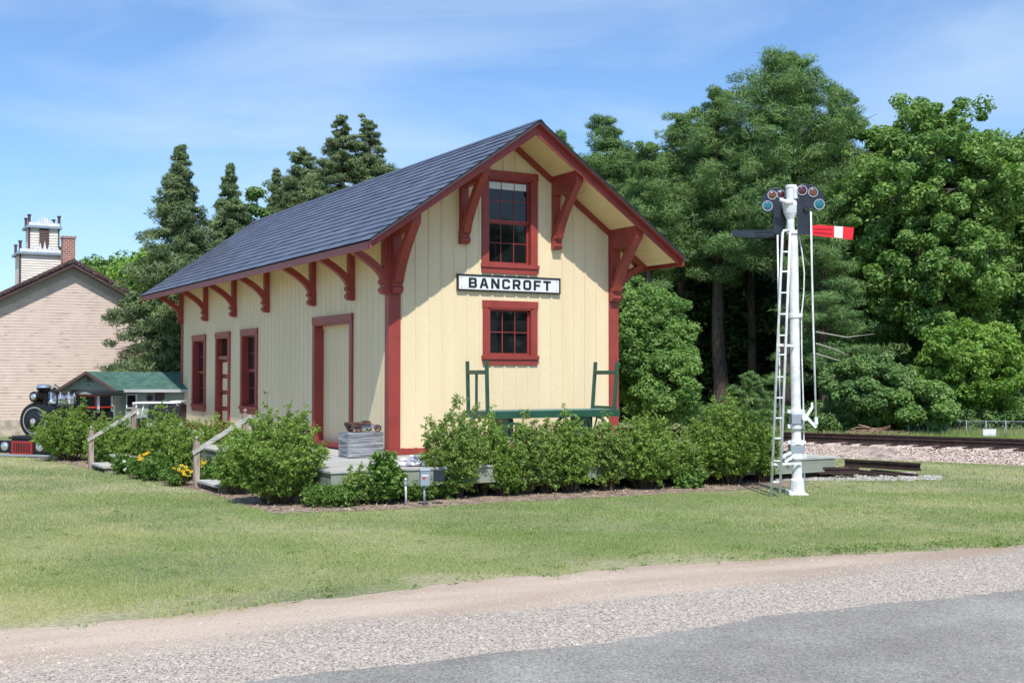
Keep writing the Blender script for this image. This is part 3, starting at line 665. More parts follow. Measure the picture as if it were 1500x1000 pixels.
# ================================================================== PLATFORM
dk = empty('wooden_platform', (-2.3, -2.95, GZ), 0, 'low weathered grey plank platform around the depot', 'platform')
DZ = BASE; DX0, DX1, DY0 = -2.25, 7.95, -2.95
TD = lambda x, y, z: (x, y, z-(.12*min(1, max(0, (x-2.5)/4)) if z > -.45 else 0))
mb = MB(TD); nb = 22
for i in range(nb):
    y = DY0+i*.142; [mb.box(DX0-.02+(10.34/8)*q, DX0-.02+(10.34/8)*(q+1)+(.03*math.sin(i*2.3) if q == 7 else 0), y, y+.136, DZ-.035, DZ-.003*(i % 3)) for q in range(8)]
for i in range(10):
    y0_ = 0.0; x = DX0-.02+i*.232; mb.box(x, x+.226, DY0+nb*.142+.002, LN+1, DZ-.035, DZ-.002*(i % 3)) if x+.226 < -.03 else None
mb.box(W+.04, DX1+.1, DY0+nb*.142+.002, 3.0, DZ-.035, DZ-.002)
mb.build('deck_boards', M['deck'], dk, True)
mb = MB(TD); [mb.box(DX0+10.2/8*q, DX0+10.2/8*(q+1), DY0+.02, DY0+.055, DZ-.28, DZ-.042) for q in range(8)]; mb.box(DX0, DX0+.035, DY0+.06, LN+1, DZ-.30, DZ-.042); mb.box(DX1-.035, DX1, DY0+.06, 3.0, DZ-.30, DZ-.042)
mb.build('fascia', M['fascia'], dk, True)
for x in np.linspace(DX0+.15, DX1-.15, 8): mb = MB(); mb.box(x-.07, x+.07, DY0+.14, DY0+.28, GZ, DZ-.16); mb.build('support_post', M['rust_dark'], dk, True)
for y in np.linspace(-1.2, LN, 8): mb = MB(); mb.box(DX0+.12, DX0+.26, y-.07, y+.07, GZ, DZ-.04); mb.build('support_post', M['rust_dark'], dk, True)
mb = MB(); mb.box(DX0+.5, DX1-.4, DY0+.7, DY0+.74, GZ, DZ-.04); mb.box(DX0+.6, DX0+.64, DY0+.7, LN, GZ, DZ-.04); mb.build('underdeck_shade_panel', M['dark_in'], dk, True)  # added near-black boards standing in for the shade beneath the deck

# steps with rail
def steps(u, v, label, n=2):
    p = G(u, v); x0 = p.x; y = p.y
    t = empty('wooden_steps', (x0, y, GZ), 0, label, 'steps', 'wooden steps up to the platform')
    run = DX0-x0; w0, w1 = y-1.25, y-.06
    for i in range(2):
        z = GZ+.14+i*.17; xa = x0+.02+i*.36
        mb = MB(); mb.box(xa, xa+.34, w0, w1, z-.045, z); mb.build('tread', M['deck'], t, True, bevel=.004)
        mb = MB(); mb.box(xa+.05, xa+.34, w0+.04, w0+.08, GZ, z-.045); mb.build('side_board', M['post_wood'], t, True); mb = MB(); mb.box(xa+.05, xa+.34, w1-.08, w1-.04, GZ, z-.045); mb.build('side_board', M['post_wood'], t, True)
    mb = MB(); mb.box(x0-.02, x0+.075, y-.055, y+.04, GZ, GZ+.80)
    mb.lathe([(.02, 0), (.02, .03), (.034, .05), (.036, .075), (.0, .10)], (x0+.027, y-.007, GZ+.80), n=10); mb.build('post', M['post_wood'], t, True, bevel=.006)
    xb = x0+.86
    mb = MB(); mb.box(xb-.02, xb+.075, y-.055, y+.04, GZ, DZ+.74); mb.lathe([(.02, 0), (.02, .03), (.034, .05), (.036, .075), (.0, .10)], (xb+.027, y-.007, DZ+.74), n=10); mb.build('post', M['post_wood'], t, True, bevel=.006)
    mb = MB(); mb.beam((x0-.05, y-.02, GZ+.62), (xb+.12, y-.02, DZ+.72), .075, .026); mb.beam((x0-.05, y-.068, GZ+.585), (xb+.12, y-.068, DZ+.685), .026, .032); mb.build('handrail', M['rail_wood'], t, True)
steps(285, 714, 'nearer of the two wooden steps with a sloping grey handrail, beside the large corner bush')
steps(131, 687, 'farther wooden steps with sloping grey handrail, between the bushes by the locomotive')

# ================================================================== THINGS ON THE PLATFORM
# crate + rail truck
def crate():
    c = empty('wooden_crate', (-.62, -.30, DZ), 0, 'weathered grey wooden crate on the platform by the depot corner', 'crate')
    x0, x1, y0, y1, h = -.95, -.30, -.42, .02, .42; X = (x0+x1)/2
    for k in range(5):
        z = DZ+.004+k*.088
        mb = MB(); mb.box(x0+.012, x1, y0, y0+.02, z, z+.083); mb.box(x0, x0+.02, y0-.002, y1, z, z+.083); mb.box(x1-.02, x1, y0+.02, y1, z, z+.083); mb.box(x0+.02, x1-.02, y1-.02, y1, z, z+.083)
        mb.build('side_boards', M['crate'], c, True)
    mb = MB(); mb.box(x0+.02, x1-.02, y0+.02, y1-.02, DZ+h, DZ+h+.02); mb.build('lid', M['crate'], c, True)
    mb = MB(); mb.box(x0-.012, x0+.002, y0-.008, y0+.05, DZ, DZ+h+.02); mb.build('corner_batten', M['crate'], c, True); mb = MB(); mb.box(x0-.012, x0-.001, y1-.05, y1, DZ, DZ+h+.02); mb.build('corner_batten', M['crate'], c, True)
    top = DZ+h+.022
    t = empty('rail_truck', (-.62, -.2, top), 0, 'small rusty four-wheeled rail truck with a timber frame standing on the crate', 'rail truck')
    mb = MB(); mb.box(-.86, -.36, y0+.06, y0+.12, top+.055, top+.125); mb.box(-.86, -.36, y1-.12, y1-.06, top+.055, top+.125); mb.build('timber_frame', M['crate'], t, True, bevel=.004)
    mb = MB(); mb.box(-.90, -.52, y0+.02, y1-.1, top+.130, top+.165); mb.box(-.88, -.80, y0+.0, y1-.05, top+.10, top+.1299); mb.box(-.56, -.53, y0+.03, y1-.1, top+.165, top+.19); mb.build('top_plate', M['rust'], t, True, bevel=.004)
    for x in (-.76, -.40):
        mb = MB(); mb.tube([(x, y0, top+.062), (x, y1-.02, top+.062)], .014, 8); mb.build('axle', M['rust'], t, True)
        for y in (y0+.0, y1-.05):
            mb = MB()
            n = 18; ro, ri = .062, .044
            for k in range(n):
                a, b = 2*math.pi*k/n, 2*math.pi*(k+1)/n
                mb.prism([(x+ro*math.cos(a), top+.062+ro*math.sin(a)), (x+ro*math.cos(b), top+.062+ro*math.sin(b)), (x+ri*math.cos(b), top+.062+ri*math.sin(b)), (x+ri*math.cos(a), top+.062+ri*math.sin(a))], y, y+.035, 'y')
            for k in range(5):
                a = 2*math.pi*k/5+.3; mb.beam((x, y+.015, top+.062), (x+.05*math.cos(a), y+.015, top+.062+.05*math.sin(a)), .010, .012, (0, 1, 0))
            mb.lathe([(.016, -.012), (.016, .03)], (x, y+.01, top+.062), (0, 1, 0), 10)
            mb.build('wheel', M['rust'], t, True)
crate()
# baggage cart
def cart():
    y0, y1, x0, x1, z = -1.42, -.62, 1.20, 3.98, .70
    t = empty('baggage_cart', (2.7, -1.0, DZ), 0, 'green wooden railway baggage cart with tall end racks under the gable windows', 'cart')
    for i in range(6):
        mb = MB(); a = y0+i*(y1-y0)/6; mb.box(x0, x1, a, a+(y1-y0)/6-.006, z-.03, z); mb.build('bed_board', M['cart_top'], t, True)
    mb = MB(); mb.box(x0, x1, y0-.03, y0, z-.13, z-.005); mb.box(x0, x1, y1, y1+.03, z-.13, z-.005); mb.box(x0-.03, x0, y0-.03, y1+.03, z-.13, z-.002); mb.box(x1, x1+.03, y0-.03, y1+.03, z-.13, z-.002)
    mb.box(x0+.4, x0+.5, y0, y1, z-.14, z-.031); mb.box(x1-.5, x1-.4, y0, y1, z-.14, z-.031); mb.build('bed_frame', M['cart_green'], t, True, bevel=.005)
    for (xe, lean, style) in ((x0+.02, 0, 0), (x1-.02, .10, 1)):
        mb = MB(); pl = (-.02 if style == 0 else .06); th_ = .055
        for yy in (y0+.02, y1-.06):
            mb.beam((xe-pl, yy, z-.1), (xe+pl*.2 if style == 0 else xe+.02, yy, z+.88), th_, th_, (0, 1, 0))
        mb.beam((xe, y0+.0, z+.68), (xe, y1-.04, z+.68), .04, .075)
        if style == 0: mb.beam((xe, (y0+y1)/2, z), (xe, (y0+y1)/2, z+.66), .045, .03, (0, 1, 0))
        else: mb.beam((xe-.03, y0, z+.03), (xe-.03, y1, z+.03), .05, .05)
        mb.build('end_rack', M['cart_green'], t, True, bevel=.004)
    for x, r in ((x0+.55, .30), (x1-.55, .36)):
        mb = MB(); mb.tube([(x, y0-.02, DZ+r), (x, y1+.02, DZ+r)], .022, 8); mb.build('axle', M['rust_dark'], t, True)
        mb = MB(); mb.box(x-.05, x+.05, y0+.1, y1-.1, DZ+r, z-.14); mb.build('axle_block', M['cart_green'], t, True)
        for yy in (y0-.01, y1-.04):
            mb = MB(); n = 28
            for k in range(n):
                a, b = 2*math.pi*k/n, 2*math.pi*(k+1)/n; ro, ri = r, r-.045
                mb.prism([(x+ro*math.cos(a), DZ+r+ro*math.sin(a)), (x+ro*math.cos(b), DZ+r+ro*math.sin(b)), (x+ri*math.cos(b), DZ+r+ri*math.sin(b)), (x+ri*math.cos(a), DZ+r+ri*math.sin(a))], yy, yy+.05, 'y')
            for k in range(10):
                a = 2*math.pi*k/10; mb.beam((x, yy+.025, DZ+r), (x+(r-.03)*math.cos(a), yy+.025, DZ+r+(r-.03)*math.sin(a)), .022, .03, (0, 1, 0))
            mb.lathe([(.05, -.03), (.05, .06)], (x, yy+.01, DZ+r), (0, 1, 0), 12)
            mb.build('wheel', M['cart_green'], t, True)
    mb = MB(); mb.beam((x0-.03, -1.02, z-.12), (x0-.5, -1.02, DZ+.06), .05, .05); mb.build('tongue', M['cart_green'], t, True)
cart()
# stone pile on the platform edge
def stones():
    t = empty('stone_pile', tuple(G(612, 684, DZ)), 0, 'small heap of grey and white stones on the platform edge above the meter box', 'stones')
    cs = G(612, 683, DZ)
    for i in range(26):
        a = rnd.uniform(-1, 1); r = rnd.uniform(.035, .065); lay = i % 3
        x = cs.x+RT.x*a*.26*(1-lay*.25); y = cs.y+RT.y*a*.26*(1-lay*.25)+rnd.uniform(.0, .16); z = DZ+.04+lay*.055
        mb = MB(); pr = [(0, -r*.7), (r*.7, -r*.5), (r, 0), (r*.75, r*.45), (0, r*.65)]; mb.lathe([(p*rnd.uniform(.85, 1.15), h) for p, h in pr], (x, y, z), (rnd.uniform(-.4, .4), rnd.uniform(-.4, .4), 1), 7)
        mb.build('stone', M[rnd.choice(['stoneA', 'stoneB'])], t, True)

M['stoneA'] = mat('grey_stone', (.34, .36, .42), .8, .2, 12, bump=.3); M['stoneB'] = mat('white_stone', (.62, .62, .64), .8, .15, 12, bump=.3)
stones()
# meter
def meter():
    p = G(622, 733); p.y = -3.42
    p = DP(622, 700, (Vector((-1.15, -3.42, 0))-CAM).dot(FW)); x, y = p.x, p.y
    s = (p-CAM).dot(FW)/FP
    t = empty('electric_meter_box', (x, y, GZ), VIEWROT*.5, 'blue-grey utility box with a small red label beside the white pipe', 'utility box')
    zt = pxz(686, s*FP); zb = pxz(711, s*FP)
    mb = MB(); mb.box(-.072, .072, -.05, .05, zb-GZ, zt-GZ-.03); mb.prism([(-.065, zt-GZ-.03), (.05, zt-GZ-.03), (.05, zt-GZ), (-.02, zt-GZ+.005)], -.08, .08, 'x'); mb.build('box', M['galv'], t, bevel=.006)
    mb = MB(); mb.box(-.04, .005, -.053, -.0505, zb-GZ+.10, zb-GZ+.135); mb.build('label_plate', M['win_red'], t)
    mb = MB(); mb.box(-.05, .05, -.0525, -.0505, zb-GZ+.145, zb-GZ+.165); mb.build('label_strip', M['white'], t)
    mb = MB(); mb.tube([(.0, 0.02, 0), (.0, 0.02, zb-GZ+.02)], .018, 8); mb.build('conduit', M['metal'], t)
    mb = MB(); mb.box(.14, .30, -.04, .05, zb-GZ+.06, zt-GZ-.02); mb.build('meter_housing', M['navy'], t, bevel=.006)
    p = DP(595, 700, s*FP); q = empty('white_pipe', (p.x, p.y, GZ), 0, 'thin white standpipe with a dark valve in front of the platform', 'pipe')
    mb = MB(); mb.tube([(0, 0, 0), (-.005, 0, .22), (-.01, 0, .32)], .016, 10); mb.build('pipe', M['white'], q)
    mb = MB(); mb.lathe([(.02, 0), (.03, .01), (.03, .05), (.02, .06), (.028, .09), (.012, .12)], (-.01, 0, .30), n=10); mb.build('valve', M['metal'], q)
meter()

# ================================================================== SEMAPHORE SIGNAL
def semaphore():
    B = G(1168, 724); D = (B-CAM).dot(FW); s = D/FP
    t = empty('railway_signal', (B.x, B.y, GZ), VIEWROT, 'tall white railway semaphore signal with a red and a dark arm and a ladder', 'signal', tilt=-.010)
    def X(u, v=724): return (u-1168)*s + (724-v)*s*.0035*0 + (1-(v)/724)*0 + ((724-v)*.0113)*s*1.0
    def Z(v): return (724-v)*s
    P = lambda u, v, y=0: (X(u, v), y, Z(v))
    mb = MB(); c = X(1168)
    mb.lathe([(.135, 0), (.135, .03), (.118, .05), (.112, .24), (.085, .27), (.078, .5), (.078, Z(345)), (.07, Z(340))], (0, 0, 0), n=20); mast = mb.build('mast', M['white'], t)
    for p_ in mast.data.polygons: p_.use_smooth = False
    mb = MB(); mb.box(-.17, -.125, -.15, .15, 0, .08); mb.box(-.14, .15, -.15, .15, -.01, .025); mb.build('base_plate', M['white'], t, bevel=.01)
    # clamp bands and mechanism
    for (v0, v1, r) in ((606, 600, .115), (621, 628, .115), (645, 651, .125), (664, 672, .135), (460, 466, .095), (338, 343, .10)):
        mb = MB(); mb.lathe([(r, min(Z(v0), Z(v1))), (r, max(Z(v0), Z(v1)))], n=14)
        if r > .11: mb.box(-r-.03, r+.02, -.05, .05, min(Z(v0), Z(v1))+.008, max(Z(v0), Z(v1))-.008)
        mb.build('clamp_band', M['white'], t, bevel=.004)
    mb = MB(); mb.box(-.12, .10, -.11, .11, Z(664), Z(651)); mb.build('mechanism_box', M['metal'], t, bevel=.01); mb = MB(); mb.box(-.10, .09, -.13, .09, Z(621), Z(606)); mb.build('mechanism_box', M['metal'], t, bevel=.01)
    # crank levers
    mb = MB(); pv = P(1176, 612, -.14)
    mb.beam(P(1174, 606, -.14), P(1193, 626, -.14), .05, .03, (0, 1, 0)); mb.beam(P(1176, 614, -.14), P(1187, 597, -.14), .045, .03, (0, 1, 0)); mb.beam(P(1187, 598, -.14), P(1187, 590, -.14), .035, .03, (0, 1, 0))
    mb.lathe([(.05, 0), (.05, .06), (.02, .08)], (pv[0], -.18, pv[2]), (0, 1, 0), 12); mb.build('crank', M['white'], t, bevel=.004)
    mb = MB(); mb.beam(P(1157, 662, -.1), P(1142, 669, -.1), .05, .04, (0, 1, 0)); mb.beam(P(1160, 668, -.1), P(1148, 676, -.1), .04, .03, (0, 1, 0)); mb.build('crank', M['white'], t, bevel=.004)
    # rods
    mb = MB(); mb.tube([P(1187, 312, -.14), P(1188, 400, -.14), P(1190, 500, -.14), P(1193, 622, -.14)], .016, 8); mb.lathe([(.03, 0), (.03, .12)], P(1193, 622, -.14), n=8); mb.build('pull_rod', M['white'], t)
    mb = MB(); mb.tube([P(1139, 345, -.10), P(1140, 450, -.10), P(1141, 560, -.10), P(1142, 668, -.1)], .014, 8); mb.build('pull_rod', M['white'], t)
    mb = MB(); mb.tube([P(1173, 341, .05), P(1178, 370, .05), P(1181, 400, .05), P(1180, 430, .05), P(1176, 462, .03), P(1176, 520, .02), P(1178, 600, .02), P(1179, 715, .02)], .012, 8); mb.build('cable_pipe', M['white'], t)
    mb = MB(); mb.lathe([(.03, -.03), (.04, 0), (.03, .03)], P(1174, 463, .0), (1, 0, 0), 10); mb.build('pipe_clip', M['white'], t)
    # ladder
    yb, yt = -.42, -.12
    def LP(f, side):      # f 0 bottom .. 1 top
        u = (1121.5+f*(1146-1121.5)) if side == 0 else (1134+f*(1157-1134)); v = 727+f*(343-727)
        return (X(u, v), yb+(yt-yb)*f, Z(v) if f > 0 else 0)
    mb = MB(); mb.tube([LP(0, 0), LP(1, 0), (X(1148, 340), yt, Z(339)), (X(1155, 340), -.08, Z(338))], .022, 8); lad = mb.build('ladder', M['white'], t)
    mb = MB(); mb.tube([LP(0, 1), LP(1, 1), (X(1160, 340), -.06, Z(337))], .022, 8); mb.build('side_rail', M['white'], lad)
    k = 0; v = 700
    vs = [702, 672, 640, 611, 582, 552, 520, 492, 461, 430, 399, 370]
    for v in vs:
        f = (727-v)/384; a = LP(f, 0); b = LP(f, 1); mb = MB(); mb.beam(a, b, .024, .024); mb.build('rung', M['white'], lad)
    for v, x1 in ((506, 1162), (677, 1172)):
        f = (727-v)/384; mb = MB(); a = LP(f, 0); mb.beam((a[0]-.02, a[1]-.02, Z(v)), (X(x1, v), -.09, Z(v+1)), .018, .04); mb.build('stay_bar', M['white'], t)
    # head
    mb = MB(); mb.lathe([(.065, Z(340)), (.062, Z(322)), (.11, Z(312)), (.13, Z(300)), (.12, Z(296)), (.07, Z(292))], (X(1160, 310)-X(1168)*0, 0, 0), n=18)
    mb.tube([P(1160, 298, -.08), P(1150, 297, -.12), P(1142, 293, -.12)], [.06, .04, .03], 10); mb.build('arm_bearing', M['white'], t)
    mb = MB(); mb.lathe([(.085, Z(296)), (.085, Z(276)), (.095, Z(275)), (.095, Z(271))], (X(1161, 285), 0, 0), n=16); mb.box(X(1163, 285), X(1172, 285), -.10, .05, Z(292), Z(274)); mb.build('lamp_housing', M['white'], t, bevel=.006)
    # spectacles
    def spec(outline, y, lens, name='spectacle'):
        mb = MB(); mb.prism([(X(u, v), Z(v)) for u, v in outline], y, y+.025, 'y'); sp = mb.build(name, M['navy'], t, bevel=.004)
        for (u, v, r, m) in lens:
            mb = MB(); c = P(u, v, y-.004); rr = r*s; n = 22
            mb.lathe([(rr*.82, -.006), (rr*.5, -.016), (.002, -.022)][::-1]+[(rr*.82, .003)], c, (0, 1, 0), n); mb.build('lens', M[m], sp)
            mb = MB()
            for k in range(n):
                a, b = 2*math.pi*k/n, 2*math.pi*(k+1)/n; ro, ri = rr*1.04, rr*.84
                mb.prism([(c[0]+ro*math.cos(a), c[2]+ro*math.sin(a)), (c[0]+ro*math.cos(b), c[2]+ro*math.sin(b)), (c[0]+ri*math.cos(b), c[2]+ri*math.sin(b)), (c[0]+ri*math.cos(a), c[2]+ri*math.sin(a))], y-.018, y-.002, 'y')
            mb.build('lens_rim', M['metal'], sp)
        return sp
    spec([(1168, 274), (1176, 270), (1184, 271), (1191, 272), (1198, 275), (1204, 284), (1208, 292), (1208, 303), (1203, 309), (1193, 309), (1186, 305), (1187, 345), (1169, 345), (1168, 300)], -.10, [(1175, 280, 7.4, 'lens_red'), (1191, 283, 7.2, 'lens_amber'), (1200, 301, 7.8, 'lens_teal')])
    spec([(1152, 276), (1146, 273), (1138, 273), (1130, 276), (1122, 285), (1119, 295), (1120, 305), (1126, 310), (1134, 310), (1138, 306), (1137, 342), (1155, 342), (1155, 300)][::-1], .10, [(1135, 284, 6.8, 'lens_amber'), (1148, 283, 6.4, 'lens_red'), (1128, 300, 7.6, 'lens_teal')])
    mb = MB(); mb.lathe([(.05, 0), (.05, .03), (.03, .05)], P(1181, 307, -.14), (0, 1, 0), 12); mb.build('pivot_cap', M['black'], t)
    # arms
    def arm(pts, y, m, band=None, ridges=None):
        mb = MB(); mb.prism([(X(u, v), Z(v)) for u, v in pts], y, y+.02, 'y')
        a = mb.build('semaphore_arm', m, t)
        if ridges:
            for r in ridges:
                mb = MB(); mb.beam(P(*r[0], y-.006), P(*r[1], y-.006), .016, .012, (0, 1, 0)); mb.build('rib', m, a)
        if band:
            mb = MB(); mb.prism([(X(u, v), Z(v)) for u, v in band], y-.004, y-.0005, 'y'); mb.build('white_band', M['white'], a)
        return a
    arm([(1186, 333), (1196, 331), (1250, 335.5), (1248, 353.5), (1196, 347), (1186, 345)], -.13, M['signal_red'], [(1221, 333.2), (1234, 334.2), (1233, 351.3), (1221, 349.8)], [((1190, 336), (1219, 337)), ((1190, 341), (1219, 344))])
    arm([(1076, 335), (1128, 335), (1140, 333), (1140, 345), (1128, 347), (1076, 344.5)][::-1], .12, M['navy'], None, [((1110, 338), (1136, 337)), ((1110, 343), (1136, 344))])
semaphore()

# ================================================================== TRACKS
def rail_profile_beam(mb, a, b, h=.14, w=.12):
    a = Vector(a); b = Vector(b); mb.beam(a+Vector((0, 0, .012)), b+Vector((0, 0, .012)), w, .024); mb.beam(a+Vector((0, 0, h/2)), b+Vector((0, 0, h/2)), .022, h-.03); mb.beam(a+Vector((0, 0, h-.02)), b+Vector((0, 0, h-.02)), .068, .04)
rA = G(1150, 637, -.20); rB = G(1500, 648, -.20); rd = (rB-rA).normalized(); rn = Vector((-rd.y, rd.x, 0)); rn = rn if rn.dot(FW) > 0 else -rn
za = -.375
def ballast():
    mb = MB(); n = 160
    offs = [(-1.6, GZ+.0), (-1.4, GZ+.04), (-1.0, GZ+.12), (-.6, za-.02), (-.42, za), (1.9, za), (2.2, za-.02), (3.6, GZ-.01)]
    def pt(i, o, z): 
        p = rA+rd*(-60+i*.75)+rn*(o+.12*math.sin(i*.9+o)); return (p.x, p.y, z+(.02*math.sin(i*1.7+o*3) if GZ+.02 < z < za-.01 else 0))
    for i in range(n):
        for j in range(len(offs)-1):
            (a, z0), (b, z1) = offs[j], offs[j+1]; mb.add([pt(i, a, z0), pt(i+1, a, z0), pt(i+1, b, z1), pt(i, b, z1)], [(0, 1, 2, 3)], True)
    m = mat('pink_ballast', (.30, .235, .20), .95, .2, 6, bump=1, bscale=22, c2=(.52, .42, .36), fine=(30, .4), dist=.06)
    o = mb.build('ballast_bank', m); tag(o, kind='structure')
    n = 20000; s_ = rng.uniform(0, 14, n)-3; o_ = rng.uniform(-1.65, .0, n); z = np.interp(o_, [q[0] for q in offs], [q[1] for q in offs])+.01
    x = rA.x+rd.x*s_+rn.x*o_; y = rA.y+rd.y*s_+rn.y*o_
    o = pebbles('ballast_stones', x, y, rng.uniform(.014, .034, n), pebmat('ballast_stone', [(.20, .15, .13), (.42, .32, .27), (.56, .45, .38), (.66, .58, .52)]), z[:, None])
    tag(o, 'pinkish crushed stone on the slope of the railway bank', 'ballast', kind='stuff')
ballast()
trk = empty('railway_track', tuple(rA)[:2]+(za,), 0, 'rusty main line railway track running along the ballast bank', 'track')
for o in (0, 1.435):
    mb = MB(); a = rA+rn*o; rail_profile_beam(mb, (a-rd*30)[:2]+(za+.06,) if False else Vector((a.x-rd.x*30, a.y-rd.y*30, za+.045)), Vector((a.x+rd.x*30, a.y+rd.y*30, za+.045))); mb.build('rail', M['rust_dark'], trk, True)
for i in range(-20, 31):
    c = rA+rd*(i*.58+rnd.uniform(-.05, .05)); mb = MB(); a = c-rn*(.50+rnd.uniform(-.06, .06)); b = c+rn*1.95; mb.beam((a.x, a.y, za-.04), (b.x, b.y, za-.04), .22, .16); mb.build('sleeper', M['rust_dark'], trk, True)
# short display track beside the platform
def display():
    t = empty('display_track', tuple(G(1300, 697)), 0, 'short length of rusty rail on pale stones at the end of the platform', 'track')
    a = G(1238, 690); b = G(1348, 697)
    mb = MB(); rail_profile_beam(mb, (a.x, a.y, GZ+.10), (b.x, b.y, GZ+.10), .15); mb.build('rail', M['rust_dark'], t, True)
    a = G(1140, 700); b = G(1258, 700)
    mb = MB(); rail_profile_beam(mb, (a.x, a.y, GZ+.08), (b.x, b.y, GZ+.08), .13); mb.build('rail', M['rust_dark'], t, True)
    for u in (1200, 1225, 1262, 1290, 1318): 
        a = G(u, 696); mb = MB(); d = Vector((.15, 1, 0)).normalized(); mb.beam((a.x-d.x*.45, a.y-d.y*.45, GZ+.03), (a.x+d.x*.8, a.y+d.y*.8, GZ+.03), .14, .06); mb.build('sleeper', M['rust_dark'], t, True)
    n = 2600; u = rng.uniform(1135, 1378, n); v = rng.uniform(692, 704, n)+(u-1250)*.003
    P_ = [G(float(a_), float(b_)) for a_, b_ in zip(u, v) if not (a_ > 1340 and abs(b_-700) > 3)]
    o = pebbles('pale_stones', np.array([p.x for p in P_]), np.array([p.y for p in P_]), rng.uniform(.02, .045, len(P_)), pebmat('pale_stone', [(.20, .18, .17), (.36, .33, .31), (.50, .47, .45)]), GZ+.005)
    tag(o, 'pale crushed stones under the short display track', 'stones', kind='stuff')
display()

# ================================================================== PARADE LOCOMOTIVE
def engine():
    B = G(50, 668); D = (B-CAM).dot(FW); s = D/FP
    t = empty('parade_locomotive', (B.x, B.y, GZ), 0, 'small black parade steam locomotive with silver bell and domes behind the hedge', 'locomotive')
    th_ = R(43); t.rotation_euler = (0, 0, th_)    # local +x backwards along the vehicle
    # local: x back, y: + is image-left side, z up
    zb = .86; rb = .40
    mb = MB(); mb.lathe([(rb, .12), (rb, 1.63)], (0, 0, zb), (1, 0, 0), 28); mb.build('boiler', M['gloss_black'], t)
    mb = MB(); mb.lathe([(rb+.02, 0), (rb+.03, .02), (rb+.03, .16), (rb, .18)], (.0, 0, zb), (1, 0, 0), 28); sm = mb.build('smokebox', M['gloss_black'], t)
    mb = MB()
    for k in range(28):
        a, b = 2*math.pi*k/28, 2*math.pi*(k+1)/28
        mb.add([(-.012, ro*math.cos(q), zb+ro*math.sin(q)) for ro, q in ((.33, a), (.33, b), (.30, b), (.30, a))], [(0, 1, 2, 3)])
    mb.build('smokebox_ring', M['metal'], sm)
    mb = MB(); mb.lathe([(.25, 0), (.22, -.03), (.10, -.04)], (-.0, 0, zb), (1, 0, 0), 24); mb.build('smokebox_door', M['gloss_black'], sm)
    mb = MB(); mb.lathe([(.075, -.045), (.075, -.07), (.04, -.085)], (0, 0, zb-.02), (1, 0, 0), 16); mb.build('number_plate', M['chrome'], sm)
    mb = MB(); mb.lathe([(.12, 0), (.10, .12), (.11, .28), (.17, .40), (.175, .43)], (.32, 0, zb+rb-.03), n=18); stk = mb.build('smokestack', M['gloss_black'], t)
    mb = MB(); mb.lathe([(.185, 0), (.17, .05), (.13, .075)], (.32, 0, zb+rb+.39), n=18); mb.build('cap', M['chrome'], stk)
    mb = MB(); mb.lathe([(.11, 0), (.13, .02), (.13, .20), (.09, .24)], (-.06, 0, zb+rb+.17), (1, 0, 0), 18); mb.box(0, .16, -.05, .05, zb+rb-.02, zb+rb+.06); hl = mb.build('headlamp', M['gloss_black'], t)
    mb = MB(); mb.lathe([(.08, 0), (.06, -.02), (.02, -.03)], (-.061, 0, zb+rb+.17), (1, 0, 0), 16); mb.build('lamp_glass', M['chrome'], hl)
    mb = MB(); mb.lathe([(.17, 0), (.14, .03), (.10, .12), (.085, .22), (.04, .26)], (.58, 0, zb+rb+.02), n=18); mb.build('bell', M['chrome'], t)
    mb = MB(); mb.beam((.58, -.19, zb+rb-.02), (.58, -.19, zb+rb+.3), .03, .03); mb.beam((.58, .19, zb+rb-.02), (.58, .19, zb+rb+.3), .03, .03); mb.beam((.58, -.2, zb+rb+.29), (.58, .2, zb+rb+.29), .03, .03); mb.build('bell_yoke', M['black'], t)
    for x in (.95, 1.27):
        mb = MB(); mb.lathe([(.16, -.03), (.155, .08), (.17, .09), (.17, .11), (.12, .17), (.03, .21), (.02, .27)], (x, 0, zb+rb), n=18); mb.build('dome', M['chrome'], t)
    mb = MB(); mb.lathe([(.035, -.03), (.035, .16), (.05, .17), (.02, .26)], (1.50, 0, zb+rb), n=12); mb.build('whistle', M['chrome'], t)
    # cab
    c0, c1, hw = 1.62, 2.25, .62
    mb = MB(); mb.box(c0, c0+.03, -hw, hw, .3, 1.10); mb.box(c0, c1, -hw, -hw+.03, .3, 1.02); mb.box(c0, c1, hw-.03, hw, .3, 1.02); mb.box(c1-.03, c1, -hw, hw, .3, 1.46); cab = mb.build('cab', M['black'], t)
    for y in (-hw, hw-.05):
        for x in (c0, c1-.05): mb = MB(); mb.box(x, x+.05, y, y+.05, 1.0, 1.48); mb.build('pillar', M['white'], cab)
    mb = MB()
    for a, b in (((c0-.01, -hw+.05, 1.14), (c0-.01, -.04, 1.14)), ((c0-.01, .04, 1.14), (c0-.01, hw-.05, 1.14)), ((c0-.01, -hw+.05, 1.44), (c0-.01, hw-.05, 1.44))): mb.beam(a, b, .03, .035)
    for y in (-hw+.07, hw-.07): mb.beam((c0-.01, y, 1.12), (c0-.01, y, 1.46), .03, .03)
    mb.beam((c0+.05, -hw-.005, 1.14), (c1-.05, -hw-.005, 1.14), .03, .035); mb.beam((c0+.05, -hw-.005, 1.44), (c1-.05, -hw-.005, 1.44), .03, .035)
    mb.build('window_trim', M['win_red'], cab)
    mb = MB(); n = 12
    A = [(hw*1.15*math.sin(-1+2*i/n)*1.15, 1.27+.30*math.cos(-1+2*i/n)) for i in range(n+1)]; B_ = [(a, b+.03) for a, b in A]
    mb.strip(A, B_, c0-.22, c1+.25, 'x'); mb.build('cab_roof', M['black'], cab)
    # frame, front
    mb = MB(); mb.box(-.25, 2.25, -.45, .45, .36, .50); mb.box(-.28, .2, -.52, .52, .42, .47); mb.build('running_frame', M['black'], t, bevel=.01)
